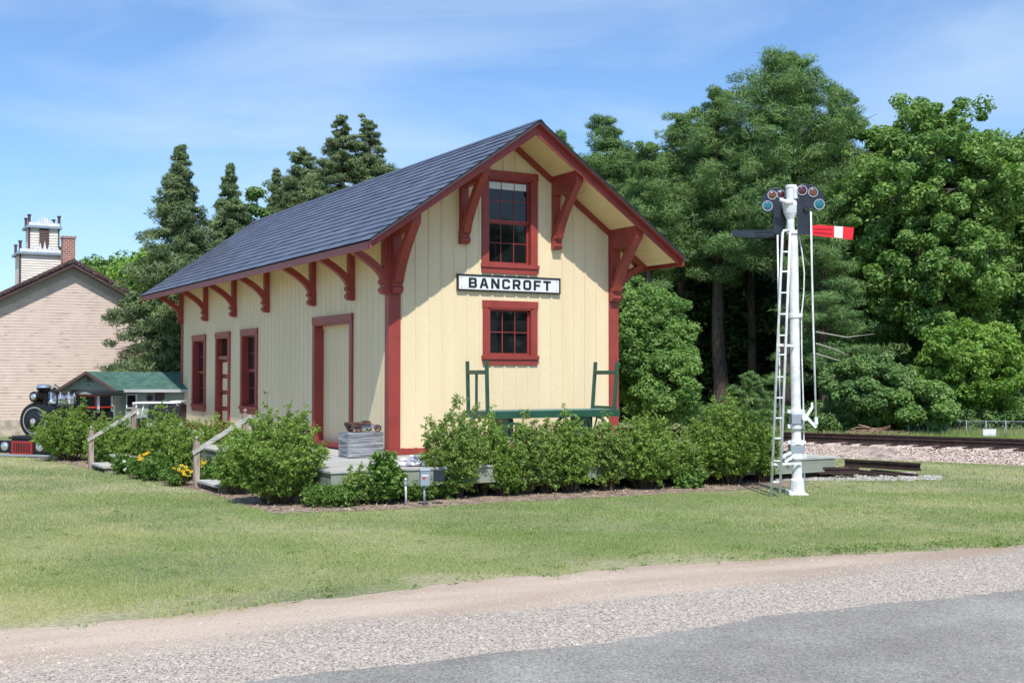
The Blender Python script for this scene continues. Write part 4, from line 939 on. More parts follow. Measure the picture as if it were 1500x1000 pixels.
    mb = MB(); mb.box(-.42, -.30, -.80, .80, .10, .40); mb.build('front_panel', M['gloss_black'], t, bevel=.02)
    mb = MB(); mb.box(-.45, -.30, -.30, .30, .06, .385); gr = mb.build('grille', M['wagon_red'], t, bevel=.01)
    for i in range(7):
        y = -.21+i*.07; mb = MB(); mb.box(-.458, -.449, y-.016, y+.016, .12, .34); mb.build('slot', M['black'], gr)
    for y in (-.50, .50):
        mb = MB(); mb.lathe([(.105, .02), (.105, 0)], (-.44, y, .26), (1, 0, 0), 16); h = mb.build('headlight', M['metal'], t)
        mb = MB(); mb.lathe([(.085, -.002), (.06, -.022), (.01, -.03)], (-.44, y, .26), (1, 0, 0), 16); mb.build('lens', M['chrome'], h)
    for y in (-.69, .69):
        mb = MB(); mb.lathe([(.045, 0), (.04, -.02)], (-.42, y, .25), (1, 0, 0), 12); mb.build('marker_lamp', M['lens_amber'], t)
    mb = MB(); mb.box(-.50, -.40, -.86, .86, .02, .075); mb.build('bumper', M['metal'], t, bevel=.01)
    for x in (.15, 1.85):
        for y in (-.62, .62):
            mb = MB(); mb.lathe([(.20, -.07), (.22, -.05), (.22, .05), (.20, .07)], (x, y, .17), (0, 1, 0), 20); wl = mb.build('wheel', M['rubber'], t)
            mb = MB(); mb.lathe([(.11, -.075), (.11, .075)], (x, y, .17), (0, 1, 0), 14); mb.build('hub', M['metal'], wl)
engine()

# ================================================================== LEFT BUILDINGS
def lapsiding(mb, u0, u1, z0, z1f, step, y=0):
    """clapboards on plane y; z1f(u) top"""
    z = z0
    while z < z1f((u0+u1)/2)+3:
        # clip ends under the rake
        a, b = u0, u1
        us = np.linspace(u0, u1, 160); ok = [u for u in us if z1f(u) > z+step*.5]
        if not ok: break
        a, b = ok[0], ok[-1]
        mb.add([(a, y-.009, z), (b, y-.009, z), (b, y-.002, z+step), (a, y-.002, z+step)], [(0, 1, 2, 3)]); mb.add([(a, y, z), (b, y, z), (b, y-.009, z), (a, y-.009, z)], [(0, 1, 2, 3)])
        z += step
def church():
    D = 40.2; s = D/FP; P0 = DP(103, 550, D)
    t = empty('old_church', (P0.x, P0.y, GZ), VIEWROT+R(29), 'old pinkish clapboard church with peeling paint, brown cornice and square tower', 'church')
    zp = pxz(380, D)-GZ; k = .53; hw = 3.2; ze_ = zp-hw*k
    top = lambda x: zp-.42-k*abs(x)
    mb = MB(); lapsiding(mb, -hw, hw, .50, top, .098); mb.add([(-hw, .01, .4), (hw, .01, .4), (hw, .01, top(hw)), (0, .01, top(0)), (-hw, .01, top(hw))], [(0, 1, 2, 3, 4)]); mb.build('clapboard_wall', M['church_wall'], t, recalc=False)
    mb = MB(); mb.box(hw-.02, hw, .02, 12, .4, ze_-.3); mb.box(-hw, -hw+.02, .02, 12, .4, ze_-.3); mb.build('side_wall', M['church_wall'], t)
    mb = MB(); mb.box(-hw+.03, hw-.03, -.02, 12, 0, .5); mb.build('foundation', M['stone'], t)
    for sg in (-1, 1):
        mb = MB(); o = .38
        def Q(d, h): return (sg*d, zp+h-k*d)
        mb.prism([Q(0, 0), Q(hw+o, 0), Q(hw+o, -.09), Q(0, -.09)], -.42, 12.3, 'y'); mb.build('roof', M['church_soffit'], t)
        mb = MB(); mb.prism([Q(0, -.13), Q(hw+o-.05, -.13), Q(hw+o-.05, -.26), Q(0, -.26)], -.36, -.02, 'y'); mb.build('cornice', M['church_soffit'], t)
        mb = MB(); mb.prism([Q(0, -.09), Q(hw+o-.02, -.09), Q(hw+o-.02, -.125), Q(0, -.125)], -.40, -.02, 'y'); mb.build('cornice_trim', M['peel'], t)
        mb = MB(); mb.prism([Q(0, -.26), Q(hw+.2, -.26), Q(hw+.2, -.52), Q(0, -.52)], -.05, -.01, 'y'); mb.build('frieze_board', M['frieze_grey'], t)
    # tower
    D2 = 43.9
    yt = 4.6; th_ = t.rotation_euler.z; inv = Matrix.Rotation(-th_, 3, 'Z'); c0 = inv @ (CAM-Vector((P0.x, P0.y, GZ)))
    def TX(u, y=4.6): r = inv @ ray(u, 500); return c0.x+r.x*(y-c0.y)/r.y
    def TZ(v): return pxz(v, D2)-GZ
    def tower(name, u0, u1, v0, v1, dep, y, m):
        mb = MB(); x0, x1 = TX(u0), TX(u1); z0, z1 = TZ(v1), TZ(v0); nb = int((z1-z0)/.09); st = (z1-z0)/nb
        mb.box(x0+.02, x1-.02, y+.02, y+dep, z0, z1)
        for i in range(nb): mb.add([(x0, y, z0+i*st), (x1, y, z0+i*st), (x1, y+.018, z0+(i+1)*st), (x0, y+.018, z0+(i+1)*st)], [(0, 1, 2, 3)])
        o = mb.build(name, m, t)
        mb = MB(); mb.box(x0-.03, x0+.03, y-.02, y+.05, z0, z1); mb.box(x1-.03, x1+.02, y-.02, y+.05, z0, z1); mb.build('corner_post', M['church_soffit'], t)
        return x0, x1, z0, z1
    x0, x1, z0, z1 = tower('tower_base', 28, 99, 371, 422, 1.6, yt, M['tower'])
    def crown(x0, x1, y, dep, z):
        mb = MB(); mb.box(x0-.10, x1+.10, y-.10, y+dep+.1, z-.04, z+.05); mb.build('tower_cornice', M['galv'], t)
        mb = MB(); mb.box(x0-.02, x1+.02, y-.05, y-.02, z+.05, z+.16)
        n = 7
        for i in range(n):
            x = x0+(x1-x0)*(.22+.56*i/(n-1)); h = .16+.22*math.exp(-((i-(n-1)/2)/1.6)**2)
            mb.prism([(x-.05, z+.16), (x+.05, z+.16), (x+.02, z+h), (x, z+h+.10), (x-.02, z+h)], y-.05, y-.02, 'y')
        mb.build('cresting', M['white'], t)
        for (px, py) in ((x0, y), (x1, y), (x0+.03, y+dep), (x1-.03, y+dep)):
            mb = MB(); mb.box(px-.045, px+.045, py-.045, py+.045, z+.05, z+.40); mb.box(px-.065, px+.065, py-.065, py+.065, z+.40, z+.45); mb.build('finial_post', M['church_soffit'], t)
    crown(x0, x1, yt, 1.6, z1)
    u0, u1, w0, w1 = tower('belfry', 42, 86, 331, 370, 1.15, yt+.22, M['tower'])
    crown(u0, u1, yt+.22, 1.15, w1)
    mb = MB(); a, b = TX(57), TX(71); zz0, zz1 = TZ(360), TZ(332)
    mb.box(a, b, yt+.20, yt+.215, zz0, zz1); lv = mb.build('louvre', M['dark_in'], t)
    n = 12
    for i in range(n):
        z = zz0+(zz1-zz0)*(i+.3)/n; mb = MB(); mb.prism([(yt+.17, z), (yt+.20, z+.05), (yt+.20, z+.065), (yt+.17, z+.015)], a, b, 'x'); mb.build('slat', M['brown_roof'], lv)
    # chimney
    mb = MB(); a, b = TX(91, yt-.9), TX(109, yt-.9); mb.box(a, b, yt-.9, yt-.4, TZ(392), TZ(350)); mb.box(a-.03, b+.03, yt-.93, yt-.37, TZ(350), TZ(347)); mb.build('chimney', M['brickwork'], t)
def peeling():
    m = M['church']; m2 = m.copy(); m2.name = 'peeling_wall'; t = m2.node_tree; N = t.nodes; K = t.links.new; b = N['Principled BSDF']; old = b.inputs['Base Color'].links[0].from_socket
    tcn = N.new('ShaderNodeTexCoord'); mpn = N.new('ShaderNodeMapping'); mpn.inputs['Scale'].default_value = (1.2, 1, 7); K(tcn.outputs['Object'], mpn.inputs[0])
    ns = N.new('ShaderNodeTexNoise'); ns.inputs['Scale'].default_value = 1.8; ns.inputs['Detail'].default_value = 9; ns.inputs['Roughness'].default_value = .7; K(mpn.outputs[0], ns.inputs['Vector'])
    rp = N.new('ShaderNodeValToRGB'); rp.color_ramp.elements[0].position = .56; rp.color_ramp.elements[1].position = .64; K(ns.outputs['Fac'], rp.inputs[0])
    mxn = N.new('ShaderNodeMix'); mxn.data_type = 'RGBA'; mxn.inputs[7].default_value = (.34, .30, .26, 1); K(rp.outputs[0], mxn.inputs[0]); K(old, mxn.inputs[6]); K(mxn.outputs[2], b.inputs['Base Color']); return m2
M['church_wall'] = peeling(); M['peel'] = mat('peeling_white_trim', (.10, .05, .05), .8, .2, 9, c2=(.6, .55, .5), ramp=(.5, .6), stretch=(1.5, 1, 4))
def brickm():
    m = bpy.data.materials.new('brickwork'); m.use_nodes = True; N = m.node_tree.nodes; K = m.node_tree.links.new; b = N['Principled BSDF']; b.inputs['Roughness'].default_value = .9
    tcn = N.new('ShaderNodeTexCoord'); sx = N.new('ShaderNodeSeparateXYZ'); cx = N.new('ShaderNodeCombineXYZ'); K(tcn.outputs['Object'], sx.inputs[0]); K(sx.outputs['X'], cx.inputs['X']); K(sx.outputs['Z'], cx.inputs['Y'])
    br = N.new('ShaderNodeTexBrick'); br.inputs['Scale'].default_value = 3.2; br.inputs['Color1'].default_value = (.34, .13, .09, 1); br.inputs['Color2'].default_value = (.24, .09, .06, 1); br.inputs['Mortar'].default_value = (.5, .42, .38, 1); br.inputs['Mortar Size'].default_value = .03
    K(cx.outputs[0], br.inputs['Vector']); K(br.outputs['Color'], b.inputs['Base Color']); return m
M['brickwork'] = brickm()
church()
def cabin():
    D = 33.5; s = D/FP; P0 = DP(139, 550, D); t = empty('green_roofed_cabin', (P0.x, P0.y, GZ), VIEWROT, 'low sage green cabin with green shingle roof and brown-edged front gable', 'cabin')
    X = lambda u: (u-139 if u > 135 else 0)*s
    Z = lambda v: pxz(v, D)-GZ
    zr, ze_ = Z(544.5), Z(569); y1 = 2.4
    # main body to the right
    mb = MB(); mb.box(X(140), X(330), .25, y1, 0, ze_); mb.build('wall', M['cabin_wall'], t)
    mb = MB(); mb.add([(X(131), (y1+.2)/2, zr), (X(330), (y1+.2)/2, zr), (X(330), -.05, ze_-.02), (X(131), -.05, ze_-.02)], [(0, 1, 2, 3)])
    mb.add([(X(131), (y1+.2)/2, zr), (X(330), (y1+.2)/2, zr), (X(330), y1+.3, ze_-.02), (X(131), y1+.3, ze_-.02)], [(0, 1, 2, 3)])
    for i in range(9):
        f = i/9; y = (y1+.2)/2*(1-f)-.05*f; z = zr+(ze_-.02-zr)*f; g = (i+1)/9; yb = (y1+.2)/2*(1-g)-.05*g; zb = zr+(ze_-.02-zr)*g
        mb.add([(X(131), y, z+.004), (X(330), y, z+.004), (X(330), yb-.004, zb+.022), (X(131), yb-.004, zb+.022)], [(0, 1, 2, 3)]); mb.add([(X(131), yb-.004, zb+.022), (X(330), yb-.004, zb+.022), (X(330), yb-.004, zb), (X(131), yb-.004, zb)], [(0, 1, 2, 3)])
    mb.build('roof', M['cabin_roof'], t)
    mb = MB(); mb.box(X(165), X(330), -.075, -.055, ze_-.10, ze_-.02); mb.build('eave_board', M['peel2'], t)
    # front gable
    gw = 41*s
    mb = MB(); mb.prism([(-gw*.9, 0), (gw*.9, 0), (gw*.9, ze_+.03), (0, zr-.05), (-gw*.9, ze_+.03)], -.45, .3, 'y')
    for i in range(11):
        x = -gw*.85+i*gw*.17; mb.box(x-.01, x+.01, -.46, -.451, .6, zr-.08-abs(x)*.58)
    mb.build('gable_wall', M['cabin_wall'], t)
    for sg in (-1, 1):
        mb = MB(); mb.add([(0, -.7, zr+.01), (0, 1.2, zr+.01), (sg*gw*1.08, 1.2, ze_-.05), (sg*gw*1.08, -.7, ze_-.05)], [(0, 1, 2, 3)]); mb.add([(0, -.7, zr-.02), (0, 1.2, zr-.02), (sg*gw*1.08, 1.2, ze_-.08), (sg*gw*1.08, -.7, ze_-.08)], [(0, 1, 2, 3)]); mb.build('roof', M['cabin_roof'], t)
        mb = MB(); mb.prism([(0, zr+.02), (sg*gw*1.1, ze_-.05), (sg*gw*1.1, ze_-.13), (0, zr-.07)], -.73, -.70, 'y'); mb.build('rake_board', M['church_soffit'], t)
    mb = MB(); x = X(131); mb.lathe([(.07, 0), (.07, .02)], (x+.01, -.48, Z(553)), (0, 1, 0), 10); mb.box(x-.08, x+.1, -.475, -.455, Z(559), Z(557.5)); mb.box(x-.06, x+.02, -.475, -.455, Z(564), Z(563)); mb.build('gable_ornament', M['navy'], t)
    # window, wheel ornament, door
    mb = MB(); mb.box(X(182), X(198), .18, .25, Z(598), Z(577)); f = mb.build('window', M['white'], t)
    mb = MB(); mb.box(X(184), X(196), .165, .179, Z(596), Z(579)); mb.build('pane', M['glass'], f)
    mb = MB(); mb.box(X(224), X(237), .2, .24, 0, Z(572)); mb.build('door', M['brown_door'], t)
    mb = MB(); c = (X(216), .20, Z(583))
    for k in range(16):
        a, b = 2*math.pi*k/16, 2*math.pi*(k+1)/16; ro, ri = .085, .06
        mb.prism([(c[0]+ro*math.cos(a), c[2]+ro*math.sin(a)), (c[0]+ro*math.cos(b), c[2]+ro*math.sin(b)), (c[0]+ri*math.cos(b), c[2]+ri*math.sin(b)), (c[0]+ri*math.cos(a), c[2]+ri*math.sin(a))], .19, .22, 'y')
    mb.lathe([(.05, 0), (.04, .02)], (c[0], .2, c[2]), (0, 1, 0), 10); mb.build('wheel_ornament', M['black'], t)
    # small brown shed beside
    D3 = 34.; Q = DP(80, 550, D3); u = empty('small_shed', (Q.x, Q.y, GZ), VIEWROT+R(20), 'small shed with a brown gable roof and white edge, half hidden behind the locomotive', 'shed')
    z = lambda v: pxz(v, D3)-GZ
    mb = MB(); mb.prism([(-.28, 0), (.28, 0), (.28, z(578)), (0, z(566)), (-.28, z(578))], 0, 1.6, 'y'); mb.build('wall', M['cabin_wall'], u)
    for sg in (-1, 1):
        mb = MB(); mb.prism([(0, z(563)), (sg*.38, z(578)), (sg*.38, z(580)), (0, z(565))], -.15, 1.7, 'y'); mb.build('roof', M['brown_roof'], u)
        mb = MB(); mb.prism([(0, z(564.5)), (sg*.385, z(579.5)), (sg*.385, z(581)), (0, z(566))], -.17, -.152, 'y'); mb.build('roof_edge', M['white'], u)
M['peel2'] = mat('grey_white_eave', (.45, .45, .44), .6, .1); M['brown_door'] = mat('dark_brown_door', (.055, .025, .025), .5)
cabin()
def golf_cart():
    D = 31.; s = D/FP; P0 = DP(206, 550, D); t = empty('golf_cart', (P0.x, P0.y, GZ), VIEWROT+R(6), 'dark golf cart with a flat white roof parked in front of the green-roofed cabin', 'golf cart')
    X = lambda u: (u-206)*s
    Z = lambda v: pxz(v, D)-GZ
    mb = MB(); mb.box(X(200), X(262), -.5, .5, Z(590.5), Z(588.5)); mb.box(X(252), X(268), -.45, .45, Z(590), Z(586.8)); mb.build('roof', M['white'], t, bevel=.012)
    for (a, b) in ((216, 211), (262, 262)):
        for y in (-.42, .42):
            mb = MB(); mb.tube([(X(a), y, Z(590)), (X(b), y, Z(609)-.1)], .015, 8); mb.build('roof_post', M['white'], t)
    mb = MB(); mb.box(X(222), X(268), -.46, .46, Z(612)-.1, Z(592)); mb.build('side_curtain', M['black'], t, bevel=.03)
    mb = MB(); mb.box(X(196), X(268), -.5, .5, .22, .62); mb.prism([(X(192), .25), (X(210), .25), (X(210), .85), (X(203), .85)], -.5, .5, 'y'); mb.build('body', M['black'], t, bevel=.03)
    mb = MB(); mb.lathe([(.09, 0), (.08, .05), (.03, .08)], (X(206), -.52, Z(604)), (0, -1, 0), 14); mb.tube([(X(201), -.5, Z(600)), (X(201), -.5, .6)], .012, 8); mb.build('mirror', M['white'], t)
    for x in (X(202), X(258)):
        for y in (-.47, .47):
            mb = MB(); mb.lathe([(.18, -.06), (.2, -.04), (.2, .04), (.18, .06)], (x, y, .2), (0, 1, 0), 16); mb.build('wheel', M['rubber'], t)
golf_cart()

# ================================================================== PLANTS
def limb_mesh(mb, p, q, r0, r1, n=6, bend=.05, seg=4, rr=rnd):
    p = Vector(p); q = Vector(q); d = q-p; pts = []; L_ = d.length
    off = Vector((rr.gauss(0, 1), rr.gauss(0, 1), rr.gauss(0, .5)))*bend*L_
    for i in range(seg+1):
        t = i/seg; pts.append(p+d*t+off*math.sin(math.pi*t))
    mb.tube(pts, [r0+(r1-r0)*i/seg for i in range(seg+1)], n, cap=False)
def clump_leaves(C, rad, per, size, flat=.6, up=.6, out=None, aspect=.5, tint=None, jit=.22, elong=None):
    """C (K,3) clump centres -> leaf quads. rad (K,) radii"""
    K = len(C); rad = np.broadcast_to(rad, (K,)); idx = np.repeat(np.arange(K), per); n = len(idx)
    d = unit(rng.normal(size=(n, 3))); r = rng.uniform(.25, 1, n)**.5
    off = d*(r*rad[idx])[:, None]; off[:, 2] *= flat
    c = C[idx]+off
    nr = unit(d*.7+np.array([0, 0, up])+rng.normal(size=(n, 3))*.45)
    sz = rng.uniform(.65, 1.3, n)*size
    ax = None
    if elong is not None: ax = unit(d+rng.normal(size=(n, 3))*.4+np.array([0, 0, .5]))
    Q = leaf_quads(c, nr, sz, aspect, ax)
    ct = rng.uniform(0, 1, K) if tint is None else tint
    t = np.clip(ct[idx]*.65+rng.uniform(0, .35, n)+rng.normal(0, jit*.3, n), 0, 1)
    return Q, t
def pine(name, base, H, prof, label, seed, mt='pine', t0=.18, whorl=.42, bpw=5, droop=0., cl=.42, per=70, size=.11, cat='pine tree', group=None, lean=(0, 0), keepside=None, upturn=.25, barkm='bark', density=1., trunk_r=None, dead=0, aspect=.10, flat=.45, inner=.35):
    rr = random.Random(seed); np.random.seed(seed)
    t = empty(name, tuple(base), 0, label, cat, group)
    mb = MB(); tr = trunk_r or H*.018+.06; tp = []
    for i in range(9): f = i/8; tp.append((lean[0]*f*f*H+rr.gauss(0, .04), lean[1]*f*f*H+rr.gauss(0, .04), H*f*.99))
    mb.tube(tp, [tr*(1-f/8)**.8+.015 for f in range(9)], 8)
    C = []; RR = []
    z = H*t0
    while z < H*.985:
        f = z/H; L0 = prof(f); nb_ = bpw if f < .9 else 4; ph = rr.uniform(0, 6.28)
        for k in range(nb_):
            a = ph+k*2*math.pi/nb_+rr.gauss(0, .22); L = L0*rr.uniform(.58, 1.12)
            if L < .12: L = .12
            cx = lean[0]*f*f*H; cy = lean[1]*f*f*H; zz = z+rr.uniform(-.5, .5)*whorl
            e = Vector((cx+math.cos(a)*L, cy+math.sin(a)*L, zz+L*(upturn-droop)))
            limb_mesh(mb, (cx, cy, zz), e, max(.012, tr*.28*(1-f)+.01), .006, 4, .04, 3, rr)
            nc = max(2, int(L/cl*1.55*density))
            for j in range(nc):
                g = inner+(1-inner)*(j+rr.random()*.6)/nc
                sw = L*.15*g; p = Vector((cx, cy, zz)).lerp(e, g)+Vector((max(-1.3*sw, min(1.3*sw, rr.gauss(0, sw))), max(-1.3*sw, min(1.3*sw, rr.gauss(0, sw))), rr.gauss(.03, .07)-droop*L*.12*g*g))
                C.append(tuple(p)); RR.append(cl*rr.uniform(.55, 1.1)*(.22+.78*min(1, L/1.3)))
        z += whorl*rr.uniform(.8, 1.2)*(1 if f < .75 else .62)
    C.append((lean[0]*H, lean[1]*H, H*.99)); RR.append(cl*.4)
    mb.build('trunk', M[barkm], t)
    C = np.array(C); RR = np.array(RR)
    Q, ti = clump_leaves(C, RR, per, size, flat, .5, aspect=aspect, elong=True)
    quads_mesh('crown', Q, ti, M[mt], t)
    return t
def broadleaf(name, base, H, rx, rz, cz, label, seed, mt='oak', n_clump=260, cl=.55, per=170, size=.075, cat='tree', group=None, barkm='bark_grey', trunk_r=.2, fork=.3, rim=.55, lump=.2, flat=.75):
    """crown: lumpy ellipsoid radius rx, half height rz, centre height cz, filled with clumps carried by limbs"""
    rr = random.Random(seed); t = empty(name, tuple(base), 0, label, cat, group); mb = MB()
    zf = max(H*fork, .3); mb.tube([(0, 0, 0), (rr.gauss(0, .05), rr.gauss(0, .05), zf*.6), (0, 0, zf)], [trunk_r*1.15, trunk_r*.9, trunk_r*.8], 9)
    C = []; RR = []; TI = []
    nl = max(7, int(n_clump/11)); lobes = []
    for i in range(nl):
        best = None
        for _ in range(8):
            d = Vector((rr.gauss(0, 1), rr.gauss(0, 1), rr.gauss(0, 1))).normalized(); r = rim+(1-rim)*rr.random()**.6
            c = Vector((d.x*rx*r*.80, d.y*rx*r*.80, cz+d.z*rz*r*.84)); m_ = min([(c-q).length for q, _, _ in lobes] or [9])
            if best is None or m_ > best[1]: best = (c, m_)
        lr = min(rx, rz)*(.26+lump*.35*rr.random())*(1.25 if i < 3 else 1); lobes.append((best[0], lr, rr.random()))
    lobes.append((Vector((0, 0, cz+rz*.8)), min(rx, rz)*.28, .6))
    ax0 = Vector((0, 0, zf*.97)); fk = [Vector((rr.gauss(0, .12)*rx, rr.gauss(0, .12)*rx, cz-rz*.35+rz*.35*j)) for j in range(4)]
    prev = ax0
    for j, q in enumerate(fk): limb_mesh(mb, prev, q, trunk_r*(.8-.17*j), trunk_r*(.63-.17*j), 7, .03, 3, rr); prev = q
    for (lc, lr, tt) in lobes:
        q = min([ax0]+fk, key=lambda m: abs((m.z+.25*(lc-m).length)-lc.z)+.15*(m-lc).length); limb_mesh(mb, q, lc, trunk_r*.26, trunk_r*.08, 6, .07, 5, rr)
        k = max(6, int(14*(lr/(min(rx, rz)*.33))**2))
        for j in range(k):
            d = Vector((rr.gauss(0, 1), rr.gauss(0, 1), rr.gauss(.45, .8))).normalized()
            c = lc+Vector((max(-1.1, min(1.1, rr.gauss(0, .5))), max(-1.1, min(1.1, rr.gauss(0, .5))), max(-.6, min(.75, rr.gauss(.08, .34)))))*lr
            if c.z < .15: c.z = .15+rr.random()*.4
            C.append(tuple(c)); RR.append(cl*rr.uniform(.35, 1.2)); TI.append(min(1, max(0, tt*.7+.15+rr.gauss(0, .2))))
            if j % 2 == 0: limb_mesh(mb, lc, c, max(.010, trunk_r*.09), .005, 4, .08, 2, rr)
    mb.build('trunk', M[barkm], t)
    Q, ti = clump_leaves(np.array(C), np.array(RR), per, size, flat, .45, aspect=.55, tint=np.array(TI))
    quads_mesh('crown', Q, ti, M[mt], t)
    return t

FG = 'trees of the wood behind the railway'
def T_pine(u, v, D, half, label, seed, t0=.2, **k):
    H = pxz(v, D)-GZ; r = half*D/FP
    top = k.pop('prof', None) or (lambda f: r*min(1, ((1.02-f)/.5))**.55*(.75+.25*math.sin(f*23+seed)**2))
    return pine('pine_tree', GD(u, D), H, top, label, seed, t0=t0, **k)
T_pine(1150, 78, 46, 128, 'tallest white pine of the wood, rising behind the signal', 21, t0=.40, bpw=6, cl=.62, per=190, whorl=.60, size=.125, flat=.55, upturn=.42, trunk_r=.25, group=FG, prof=lambda f: 3.6*min(1, (1.015-f)/.40)**.50*(.8+.2*math.sin(f*29)**2))
T_pine(1052, 128, 48, 95, 'white pine left of the tallest one, with a sloping crown', 22, t0=.42, bpw=6, cl=.60, per=180, whorl=.60, size=.125, flat=.55, upturn=.42, group=FG)
T_pine(1000, 168, 50, 80, 'slim white pine third from the depot roof', 29, t0=.45, bpw=5, cl=.60, per=180, whorl=.60, size=.125, flat=.55, upturn=.42, group=FG)
T_pine(890, 170, 51, 82, 'round-topped white pine just right of the depot roof', 23, t0=.40, bpw=6, cl=.60, per=180, whorl=.60, size=.125, flat=.55, upturn=.42, group=FG)
T_pine(950, 215, 47, 70, 'lower white pine between the round-topped pine and the slim one', 24, t0=.46, bpw=5, cl=.60, per=180, whorl=.60, size=.125, flat=.55, upturn=.42, group=FG)
T_pine(824, 192, 60, 40, 'distant pine tip just showing over the right roof slope', 25, t0=.5, bpw=5, cl=.6, per=70, whorl=.6, size=.15, group=FG)
T_pine(1232, 128, 49, 78, 'feathery pine between the tallest pine and the big oak', 26, t0=.38, bpw=6, cl=.56, per=170, whorl=.55, size=.12, flat=.6, upturn=.45, group=FG)
T_pine(1205, 330, 41, 95, 'dusky lower pine with wide boughs behind the signal mast', 27, t0=.30, bpw=6, cl=.58, per=180, whorl=.7, size=.115, flat=.36, upturn=.0, group=FG)
T_pine(1100, 545, 38, 38, 'little young pine low behind the dense shrub', 28, t0=.1, bpw=6, cl=.3, per=80, whorl=.2, size=.08, group=FG)
def T_broad(u, v, vb, D, half, label, seed, name='broadleaf_tree', **k):
    H = pxz(v, D)-GZ; zb = max(0, pxz(vb, D)-GZ); rx = half*D/FP; rz = (H-zb)/2; cz = (H+zb)/2
    return broadleaf(name, GD(u, D), H, rx*.93, rz*.93, cz, label, seed, **k)
T_broad(1378, 118, 560, 44, 150, 'large oak with an open domed crown right of the signal', 31, name='oak_tree', n_clump=800, cl=.46, per=170, size=.085, trunk_r=.26, group=FG, fork=.42, lump=.30, rim=.35)
T_broad(1500, 162, 600, 47, 110, 'tall broadleaf tree cut by the right edge, beyond the oak', 32, n_clump=300, cl=.65, per=190, size=.11, group=FG, lump=.3)
T_broad(1287, 150, 600, 48.5, 78, 'narrow broadleaf tree filling between the feathery pine and the oak', 57, n_clump=300, cl=.55, per=150, size=.11, group=FG, lump=.3)
T_broad(1300, 330, 620, 47, 110, 'shaded broadleaf tree under the left side of the oak', 38, mt='dusky', n_clump=300, cl=.65, per=190, size=.11, group=FG, lump=.3)
T_broad(1425, 462, 628, 38.5, 92, 'bright green maple spilling low over the weeds beside the track', 33, name='maple_tree', mt='maple', n_clump=420, cl=.32, per=190, size=.06, group=FG, fork=.12, trunk_r=.1, lump=.3)
T_broad(1268, 520, 628, 37.5, 78, 'low grey-green sapling thicket tree right of the signal base', 34, mt='dusky', n_clump=340, cl=.27, per=170, size=.052, group=FG, fork=.12, trunk_r=.07, lump=.35)
T_broad(1345, 560, 632, 36.5, 60, 'small leafy tree between the sapling and the bright maple', 39, mt='oak', n_clump=120, cl=.33, per=190, size=.07, group=FG, fork=.1, trunk_r=.06, lump=.3)
T_broad(930, 395, 610, 31, 92, 'bright green bushy tree standing right behind the depot corner', 35, mt='oak', n_clump=560, cl=.27, per=190, size=.046, cat='tree', fork=.12, trunk_r=.09, lump=.12)
T_broad(975, 480, 640, 30, 55, 'lower leafy bush beside the bushy tree behind the depot', 36, mt='oak', n_clump=280, cl=.26, per=180, size=.046, fork=.1, trunk_r=.06, lump=.3)
# bleached dead twigs on the pine behind the mast
for i, (a, b, c, D) in enumerate([((1195, 486), (1240, 494), (1280, 489), 39), ((1195, 503), (1225, 512), (1245, 522), 39), ((1195, 518), (1225, 527), (1250, 532), 39)]):
    mb = MB(); P = [DP(*p, D) for p in (a, b, c)]; o_ = P[0].copy(); mb.tube([p-o_ for p in P], [.03, .022, .008], 6); o = mb.build('dead_branch', M['deadwood']); o.location = o_
    tag(o, ['topmost of three bleached dead branches right of the signal mast', 'middle one of three bleached dead branches right of the signal mast', 'lowest of three bleached dead branches right of the signal mast'][i], 'branch', 'bleached dead branches behind the signal mast')
# bare trunks in the shade
for i, (u, D, v, r, lab) in enumerate([(1014, 51, 330, .13, 'dark bare trunk in the shade nearest the depot'), (1050, 52, 330, .13, 'second dark bare trunk from the depot in the pine shade'), (1101, 50, 380, .19, 'thick grey trunk in the shade left of the ladder'), (1076, 54, 360, .11, 'thin dark trunk between the thick grey trunk and its darker neighbours'), (980, 53, 360, .11, 'thin dark trunk showing right under the roof corner')]):
    b = GD(u, D); t = empty('tree_trunk', tuple(b), 0, lab, 'trunk', 'bare trunks in the shade of the pines'); mb = MB(); h = pxz(v, D)-GZ; mb.tube([(0, 0, 0), (.03, 0, h*.5), (0, .05, h)], [r*1.1, r*.9, r*.7], 9)
    for k in range(7): a = k*2.1; z = h*(.35+.08*k); mb.tube([(0, 0, z), (math.cos(a)*.9, math.sin(a)*.9, z+.1)], [.025, .008], 5)
    mb.build('stem', M['bark'], t)
# far wood as one mass, and undergrowth
def mass(name, u0, u1, D0, D1, vtop, n, cl, per, size, mt, label, zlow=0.):
    C = []; 
    for i in range(n):
        u = rng.uniform(u0, u1); D = rng.uniform(D0, D1); top = pxz(float(np.interp(u, *vtop)), D); z = GZ+zlow+(top-GZ-zlow)*rng.uniform(0, 1)**.9; p = DP(u, 500, D); C.append((p.x, p.y, z))
    Q, ti = clump_leaves(np.array(C), rng.uniform(.5, 1.1, n)*cl, per, size, .75, .6, aspect=.5)
    o = quads_mesh(name, Q, ti, M[mt]); tag(o, label, 'woodland', kind='stuff')
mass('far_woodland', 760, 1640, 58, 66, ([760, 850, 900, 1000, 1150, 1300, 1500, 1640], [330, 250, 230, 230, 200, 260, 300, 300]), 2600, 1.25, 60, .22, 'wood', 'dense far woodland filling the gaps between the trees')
mass('undergrowth', 1000, 1560, 40, 46, ([1000, 1150, 1300, 1560], [600, 596, 590, 585]), 700, .35, 90, .07, 'dusky', 'low undergrowth along the foot of the wood')
mass('trackside_brush', 1150, 1570, 36.9, 38.5, ([1150, 1300, 1420, 1570], [604, 600, 606, 600]), 420, .26, 110, .05, 'dusky', 'leafy brush at the foot of the trees just beyond the fence')
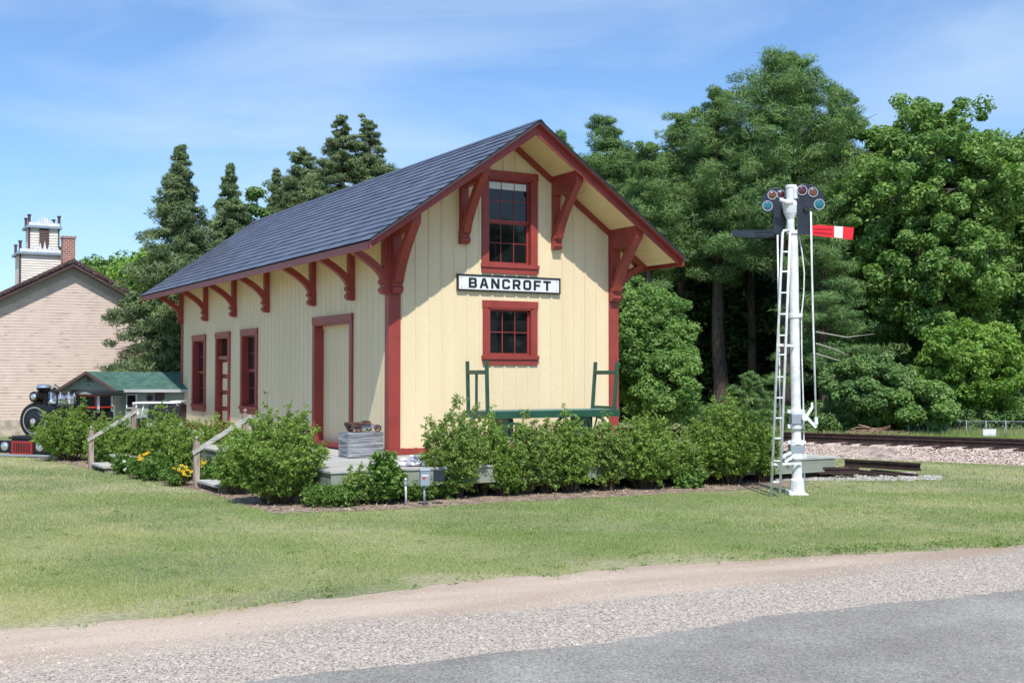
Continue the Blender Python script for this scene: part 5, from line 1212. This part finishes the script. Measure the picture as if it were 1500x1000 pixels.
mass('woodland_edge', 820, 1560, 50, 55, ([820, 1000, 1150, 1300, 1560], [420, 400, 380, 380, 380]), 1100, .9, 80, .16, 'wood', 'shaded woodland interior behind the pines')
# left trees
SG = 'spruces behind the depot'
def T_spruce(u, v, D, half, label, seed, **k):
    H = pxz(v, D)-GZ; r = half*D/FP; kk = dict(t0=.04, bpw=7, droop=.30, upturn=.02, cl=.34, per=105, whorl=.25, size=.10, mt='spruce', cat='spruce tree', group=SG, aspect=.14, flat=.55, inner=.2)
    kk.update(k); g = kk.pop('name', 'spruce_tree')
    return pine(g, GD(u, D), H, lambda f: r*min(1, (1.0-f)/.55)**.95*(.86+.14*math.sin(f*34+seed)**2)*1.08+.04, label, seed, **kk)
T_spruce(262, 214, 37.5, 100, 'tall ragged spruce standing between the old church and the depot', 41, cl=.40, per=120)
T_spruce(335, 240, 42, 84, 'narrow spruce second from the church', 42)
T_spruce(300, 420, 40, 60, 'lower spruce filling in beneath the two pointed ones', 48, per=100)
T_spruce(403, 246, 46, 42, 'short spruce tip showing above the middle of the depot roof', 43)
def T_round(u, v, D, half, label, seed): return T_spruce(u, v, D, half, label, seed, droop=.12, upturn=.12, name='spruce_tree')
r_ = lambda D, half: half*D/FP
pine('spruce_tree', GD(443, 48), pxz(220, 48)-GZ, lambda f: 1.7*min(1, (1.02-f)/.30)**.7, 'dense spruce left of the twin-topped tree over the roof', 44, t0=.3, bpw=7, whorl=.36, cl=.42, per=110, size=.11, mt='spruce', cat='spruce tree', group=SG, aspect=.14)
pine('spruce_tree', GD(500, 46), pxz(172, 46)-GZ, lambda f: 1.45*min(1, (1.02-f)/.28)**.8, 'left half of the twin-topped conifer above the depot roof', 45, t0=.35, bpw=6, whorl=.36, cl=.38, per=105, size=.10, mt='spruce', cat='spruce tree', group=SG, aspect=.14)
pine('spruce_tree', GD(538, 46.5), pxz(175, 46.5)-GZ, lambda f: 1.55*min(1, (1.02-f)/.34)**.8, 'right half of the twin-topped conifer above the depot roof', 46, t0=.35, bpw=6, whorl=.36, cl=.38, per=105, size=.10, mt='spruce', cat='spruce tree', group=SG, aspect=.14)
T_broad(374, 262, 420, 44, 24, 'thin airy young tree between the pointed spruces', 47, mt='dusky', n_clump=46, cl=.28, per=60, size=.07, trunk_r=.05, fork=.5)
T_broad(165, 368, 600, 58, 95, 'rounded bright green tree behind the church roof', 51, mt='oak', n_clump=300, cl=.7, per=190, size=.12, fork=.3, lump=.12)
T_broad(225, 352, 600, 56, 70, 'second rounded green tree behind the tall ragged spruce', 52, mt='maple', n_clump=260, cl=.7, per=190, size=.12, fork=.3, lump=.2)
# trees across the road behind the photographer, mirrored in the panes
for i, (x, y, h) in enumerate([(21, -44, 14), (29, -47, 11.5), (36, -44, 16), (45, -48, 13)]):
    broadleaf('roadside_tree', (x, y, GZ), h, 4.2, h*.42, h*.58, ['roadside tree', 'roadside tree', 'roadside tree', 'roadside tree'][i]+' across the road, seen only as a dark reflection in the window panes', 60+i, mt='dusky', n_clump=110, cl=1.0, per=60, size=.22, group='roadside trees across the road', trunk_r=.3)

# ------------------------------------------------------------------ shrubs
def shrub_mesh(seed, w, h, n_stem=60, leaf=.024, per_m=260, mt='shrub', spread=1., fringe=1.):
    """returns (stems mesh builder, leaf quads, tints): upright arching shoots thick with leaves"""
    r = np.random.default_rng(seed); rr = random.Random(seed); mb = MB(); CC = []; NN = []; TT = []; SS = []
    for k in range(n_stem):
        a = rr.uniform(0, 6.28); q = rr.random()**.6; ex = math.cos(a)*w*q; ey = math.sin(a)*w*q
        hh = h*(1-.38*q**2.4)*rr.uniform(.66, 1.04)
        if rr.random() < .16*fringe: hh *= 1.16
        b = Vector((ex*.25, ey*.25, 0)); m = Vector((ex*.7, ey*.7, hh*.55)); e = Vector((ex*1.0, ey*1.0, hh)); pts = []
        for i in range(9): t = i/8; pts.append(b*(1-t)**2+m*2*t*(1-t)+e*t*t)
        if k % 2 == 0: mb.tube(pts[::2], [.009, .008, .006, .004, .002], 4, cap=False)
        ln = (e-b).length; tint = rr.random()
        for tw in range(int(6+ln*9)):
            t = rr.uniform(.12, 1.0)**.8; i = min(7, int(t*8)); p = pts[i].lerp(pts[i+1], t*8-i)
            d = Vector((rr.gauss(0, 1), rr.gauss(0, 1), rr.gauss(.5, .5)))
            d += Vector((ex, ey, 0)).normalized()*.5 if q > .2 else Vector((0, 0, 0)); d.normalize(); l2 = rr.uniform(.06, .26)*(1.2-.75*t)
            nl = int(per_m*l2*.55)+3
            tt = r.uniform(0.05, 1.05, nl); c = np.array(p)+np.outer(tt*l2, np.array(d))+r.normal(0, .016, (nl, 3)); CC.append(c)
            NN.append(unit(np.array([ex, ey, 0])*.25+np.array([0, 0, .6])+r.normal(0, .6, (nl, 3)))); TT.append(np.clip(tint*.4+r.uniform(0, .6, nl), 0, 1)); SS.append(leaf*r.uniform(.6, 1.25, nl))
    C = np.concatenate(CC); C[:, 2] = np.maximum(C[:, 2], .015)
    return mb, leaf_quads(C, np.concatenate(NN), np.concatenate(SS), .52), np.concatenate(TT)
def shrub(u, v, w, vtop, label, seed, D=None, mt='shrub', name='shrub', group='leafy shrubs around the platform', cat='shrub', **k):
    p = G(u, v) if D is None else GD(u, D); Dd = (p-CAM).dot(FW); h = pxz(vtop, Dd)-GZ
    t = empty(name, tuple(p), 0, label, cat, group); mb, Q, ti = shrub_mesh(seed, w*Dd/FP/2, h/1.02, mt=mt, **k)
    mb.build('stems', M['stem'], t); quads_mesh('foliage', Q, ti, M[mt], t); return t
shrub(405, 737, 148, 599, 'large rounded leafy bush at the near corner of the platform', 71, n_stem=210)
shrub(342, 724, 60, 632, 'small bush between the steps and the large corner bush', 72, n_stem=50)
shrub(312, 686, 84, 612, 'leafy bush behind the nearer steps below the entry door', 73, n_stem=70)
shrub(238, 694, 92, 603, 'tall leafy bush midway between the two flights of steps', 74, n_stem=90)
shrub(182, 685, 74, 608, 'bush just right of the farther steps', 75, n_stem=60)
shrub(270, 701, 54, 615, 'bush left of the nearer handrail post behind the yellow flowers', 92, n_stem=50)
shrub(104, 674, 112, 592, 'leftmost bush in front of the black locomotive', 76, n_stem=110)
shrub(150, 678, 50, 612, 'small bush behind the farther handrail post', 93, n_stem=45)
shrub(668, 729, 105, 597, 'loose tall bush beside the utility box with airy shoots', 77, n_stem=62, mt='shrub_b', fringe=2.5)
shrub(632, 731, 55, 622, 'thin wispy shoots of a bush against the cream gable wall', 94, n_stem=14, mt='shrub_b', fringe=3)
shrub(645, 730, 60, 672, 'low dense bush at the foot of the loose tall bush', 95, n_stem=45, mt='peony', leaf=.035)
shrub(768, 723, 100, 611, 'bush below the left half of the baggage cart', 78, n_stem=75, mt='shrub_b')
shrub(835, 721, 85, 607, 'bush below the middle of the baggage cart', 79, n_stem=75)
shrub(888, 718, 75, 606, 'slender bush below the right rack of the baggage cart', 80, n_stem=60, mt='shrub_b')
shrub(945, 715, 110, 606, 'broad bush just right of the depot corner', 81, n_stem=110)
shrub(1005, 712, 70, 625, 'bush tucked between the broad bush and the dense rounded one', 82, n_stem=60)
shrub(1068, 709, 118, 582, 'dense rounded bush left of the signal ladder', 83, n_stem=150)
shrub(1115, 706, 60, 606, 'bush right behind the signal ladder', 96, n_stem=60)
shrub(708, 725, 86, 607, 'bush between the loose tall bush and the cart bushes', 111, n_stem=55, mt='shrub')
shrub(800, 722, 60, 614, 'bush filling the gap beneath the cart bed', 112, n_stem=45, mt='shrub_b')
shrub(228, 704, 34, 662, 'low leafy plant between the two clumps of yellow daisies', 113, n_stem=34, mt='peony', name='bed_plant', cat='plant', group='low plants in the bed', leaf=.03)
shrub(160, 684, 34, 655, 'low leafy plant at the farther steps', 114, n_stem=30, mt='peony', name='bed_plant', cat='plant', group='low plants in the bed', leaf=.03)
shrub(66, 668, 40, 618, 'small bush at the left end of the bed beside the locomotive wheels', 115, n_stem=36)
shrub(738, 726, 62, 634, 'low bush in front of the left wheel of the baggage cart', 121, n_stem=42)
shrub(590, 720, 44, 684, 'low leafy bush between the white pipe and the stone heap', 122, n_stem=28, mt='peony')
# small bed plants
shrub(496, 741, 54, 706, 'low feathery green plant at the foot of the platform', 84, n_stem=45, mt='peony', name='bed_plant', cat='plant', group='low plants in the bed', leaf=.022, per_m=240)
shrub(520, 741, 24, 664, 'thin yellowish-green upright plant in front of the platform', 85, n_stem=11, mt='shrub_b', name='bed_plant', cat='plant', group='low plants in the bed', leaf=.022)
shrub(466, 742, 40, 712, 'low green plant at the right foot of the large corner bush', 97, n_stem=30, mt='peony', name='bed_plant', cat='plant', group='low plants in the bed')
shrub(613, 733, 46, 704, 'low plant beneath the utility box', 86, n_stem=40, mt='peony', name='bed_plant', cat='plant', group='low plants in the bed')
shrub(318, 712, 40, 672, 'low plant beside the nearer steps', 87, n_stem=34, mt='peony', name='bed_plant', cat='plant', group='low plants in the bed')
shrub(1008, 714, 40, 686, 'low broad-leaved plant under the bushes left of the ladder', 98, n_stem=24, mt='peony', name='bed_plant', cat='plant', group='low plants in the bed', leaf=.045)
shrub(742, 724, 40, 694, 'low plant under the cart bushes', 99, n_stem=20, mt='peony', name='bed_plant', cat='plant', group='low plants in the bed', leaf=.045)
shrub(560, 738, 62, 660, 'tall fresh green clump plant just left of the white pipe', 88, n_stem=55, mt='peony', name='bed_plant', cat='plant', group='low plants in the bed', leaf=.040, per_m=120)
def flower_plant(u, v, w, vtop, heads, label, seed, petal='yellow', z0=.5):
    t = shrub(u, v, w, vtop, label, seed, n_stem=34, mt='peony', name='flowering_plant', cat='flowers', group='flowering plants in the bed', leaf=.026)
    Dd = (t.location-CAM).dot(FW); rr = random.Random(seed)
    for (hu, hv) in heads:
        c = DP(hu, hv, Dd-rr.uniform(.15, .35))-t.location; ax = Vector((rr.gauss(0, .3)-FW.x*.6, rr.gauss(0, .3)-FW.y*.6, .7)).normalized()
        mb = MB(); n = 9; a = ax.orthogonal().normalized(); b = ax.cross(a); r = .034
        for k in range(n):
            q0 = 2*math.pi*k/n; q1 = q0+.55; d0 = a*math.cos(q0)+b*math.sin(q0); d1 = a*math.cos(q1)+b*math.sin(q1); dm = (d0+d1).normalized()
            mb.add([c, c+d0*r*.7, c+dm*r*1.15-ax*.006, c+d1*r*.7], [(0, 1, 2, 3)])
        f = mb.build('flower', M[petal], t, recalc=False)
        mb = MB(); mb.lathe([(.011, 0), (.010, .008), (.004, .012)], c, ax, 7); mb.build('flower_centre', M['brownc'], f)
        mb = MB(); mb.tube([c, (c.x*.6, c.y*.6, c.z*.4), (c.x*.4, c.y*.4, 0)], .003, 4); mb.build('flower_stem', M['stem'], t)
flower_plant(210, 701, 44, 668, [(204, 668), (208, 671), (214, 664), (218, 661), (211, 665), (205, 672), (216, 663)], 'clump of yellow daisies left of the bush in the middle of the bed', 89)
flower_plant(262, 711, 40, 684, [(255, 685), (262, 687), (268, 690), (272, 683), (275, 687), (270, 694), (276, 696), (280, 690), (266, 681), (272, 688)], 'clump of yellow daisies just left of the nearer handrail post', 90)
flower_plant(300, 700, 26, 676, [(293, 679), (297, 677), (301, 676), (296, 682), (299, 678)], 'clump of yellow daisies just right of the nearer handrail post', 91)
flower_plant(183, 694, 30, 664, [(180, 681), (182, 675), (183, 687), (192, 668), (197, 680)], 'pale plant with small white flowers near the farther steps', 100, 'petalw')
# reddish bush by the golf cart
shrub(241, 640, 34, 598, 'small orange-brown shrub in front of the golf cart', 101, D=28.5, mt='rusty', n_stem=26, group=None) if False else None

# ------------------------------------------------------------------ right background: fence, brush
def fence():
    a = GD(1330, 36.2); b = GD(1560, 35.); t = empty('chain_link_fence', tuple(a), 0, 'low grey chain-link fence in the weeds beyond the track', 'fence'); d = b-a; n = 8
    for i in range(n+1):
        p = d*i/n; mb = MB(); mb.tube([p, p+Vector((0, 0, .62))], .014, 6); mb.build('post', M['metal'], t)
    mb = MB(); mb.tube([Vector((0, 0, .60)), d+Vector((0, 0, .60))], .008, 6); mb.build('top_rail', M['metal'], t)
    mb = MB(); L_ = d.length; k = int(L_/.12); u = d.normalized()
    for i in range(k):
        for s in (-1, 1):
            p = u*(i*.12); q = p+u*s*.3+Vector((0, 0, .6)); mb.beam(p+Vector((0, 0, .02)), q, .003, .003)
    mb.build('wire_mesh', M['metal'], t)
fence()
def brush():
    b = G(1262, 634); D = (b-CAM).dot(FW); b = GD(1262, 34.6)
    t = empty('brush_pile', tuple(b), VIEWROT, 'low heap of reddish brown cut branches beyond the track', 'brush pile'); rr = random.Random(5)
    mb = MB()
    for i in range(150):
        x = rr.uniform(-1.3, 1.3); h = .55*(1-abs(x)/1.5); p = Vector((x, rr.uniform(-.4, .4), rr.uniform(.02, h))); a = rr.uniform(-.5, .5); l = rr.uniform(.3, .8); q = p+Vector((math.cos(a)*l, rr.uniform(-.2, .2), math.sin(a)*l*.5)); mb.tube([p, q], [.025, .012], 5)
    mb.build('branches', M['brushwood'], t)
M['brushwood'] = mat('brown_cut_wood', (.20, .10, .065), .9, .3, 6, c2=(.36, .22, .16))
brush()
p = GD(1448, 34.8); t = empty('white_notice_board', tuple(p), VIEWROT, 'small white board leaning in the weeds under the bright maple', 'board')
mb = MB(); mb.box(-.19, .19, 0, .03, .20, .40); mb.build('panel', M['white'], t); [(lambda q: (q.box(x-.015, x+.015, .03, .05, 0, .38), q.build('leg', M['metal'], t)))(MB()) for x in (-.15, .15)]
def tall_grass():
    n = 60000; u = rng.uniform(1120, 1540, n); D = rng.uniform(33.2, 41, n); p = np.array([DP(float(a), 500, float(d))[:] for a, d in zip(u[:n], D[:n])]) if False else None
    X = (u-750)/FP*D; x = CAM.x+D*FW.x+X*RT.x; y = CAM.y+D*FW.y+X*RT.y
    h = rng.uniform(.08, .30, n)*(1+.5*np.sin(x*1.3+y)); a = rng.uniform(0, 6.28, n); w_ = .014
    base = np.stack([x, y, np.full(n, GZ)], 1); wv = np.stack([np.cos(a), np.sin(a), np.zeros(n)], 1)*w_; tip = base+np.stack([rng.normal(0, .08, n), rng.normal(0, .08, n), h], 1)
    tn = np.clip(.25+.25*np.sin(x*.9)+rng.normal(0, .15, n), 0, 1)
    o = quads_mesh('tall_grass', np.stack([base-wv, base+wv, tip], 1), tn, M['blade'], k=3); tag(o, 'rough tall grass and weeds between the track and the wood', 'grass', kind='stuff')
tall_grass()
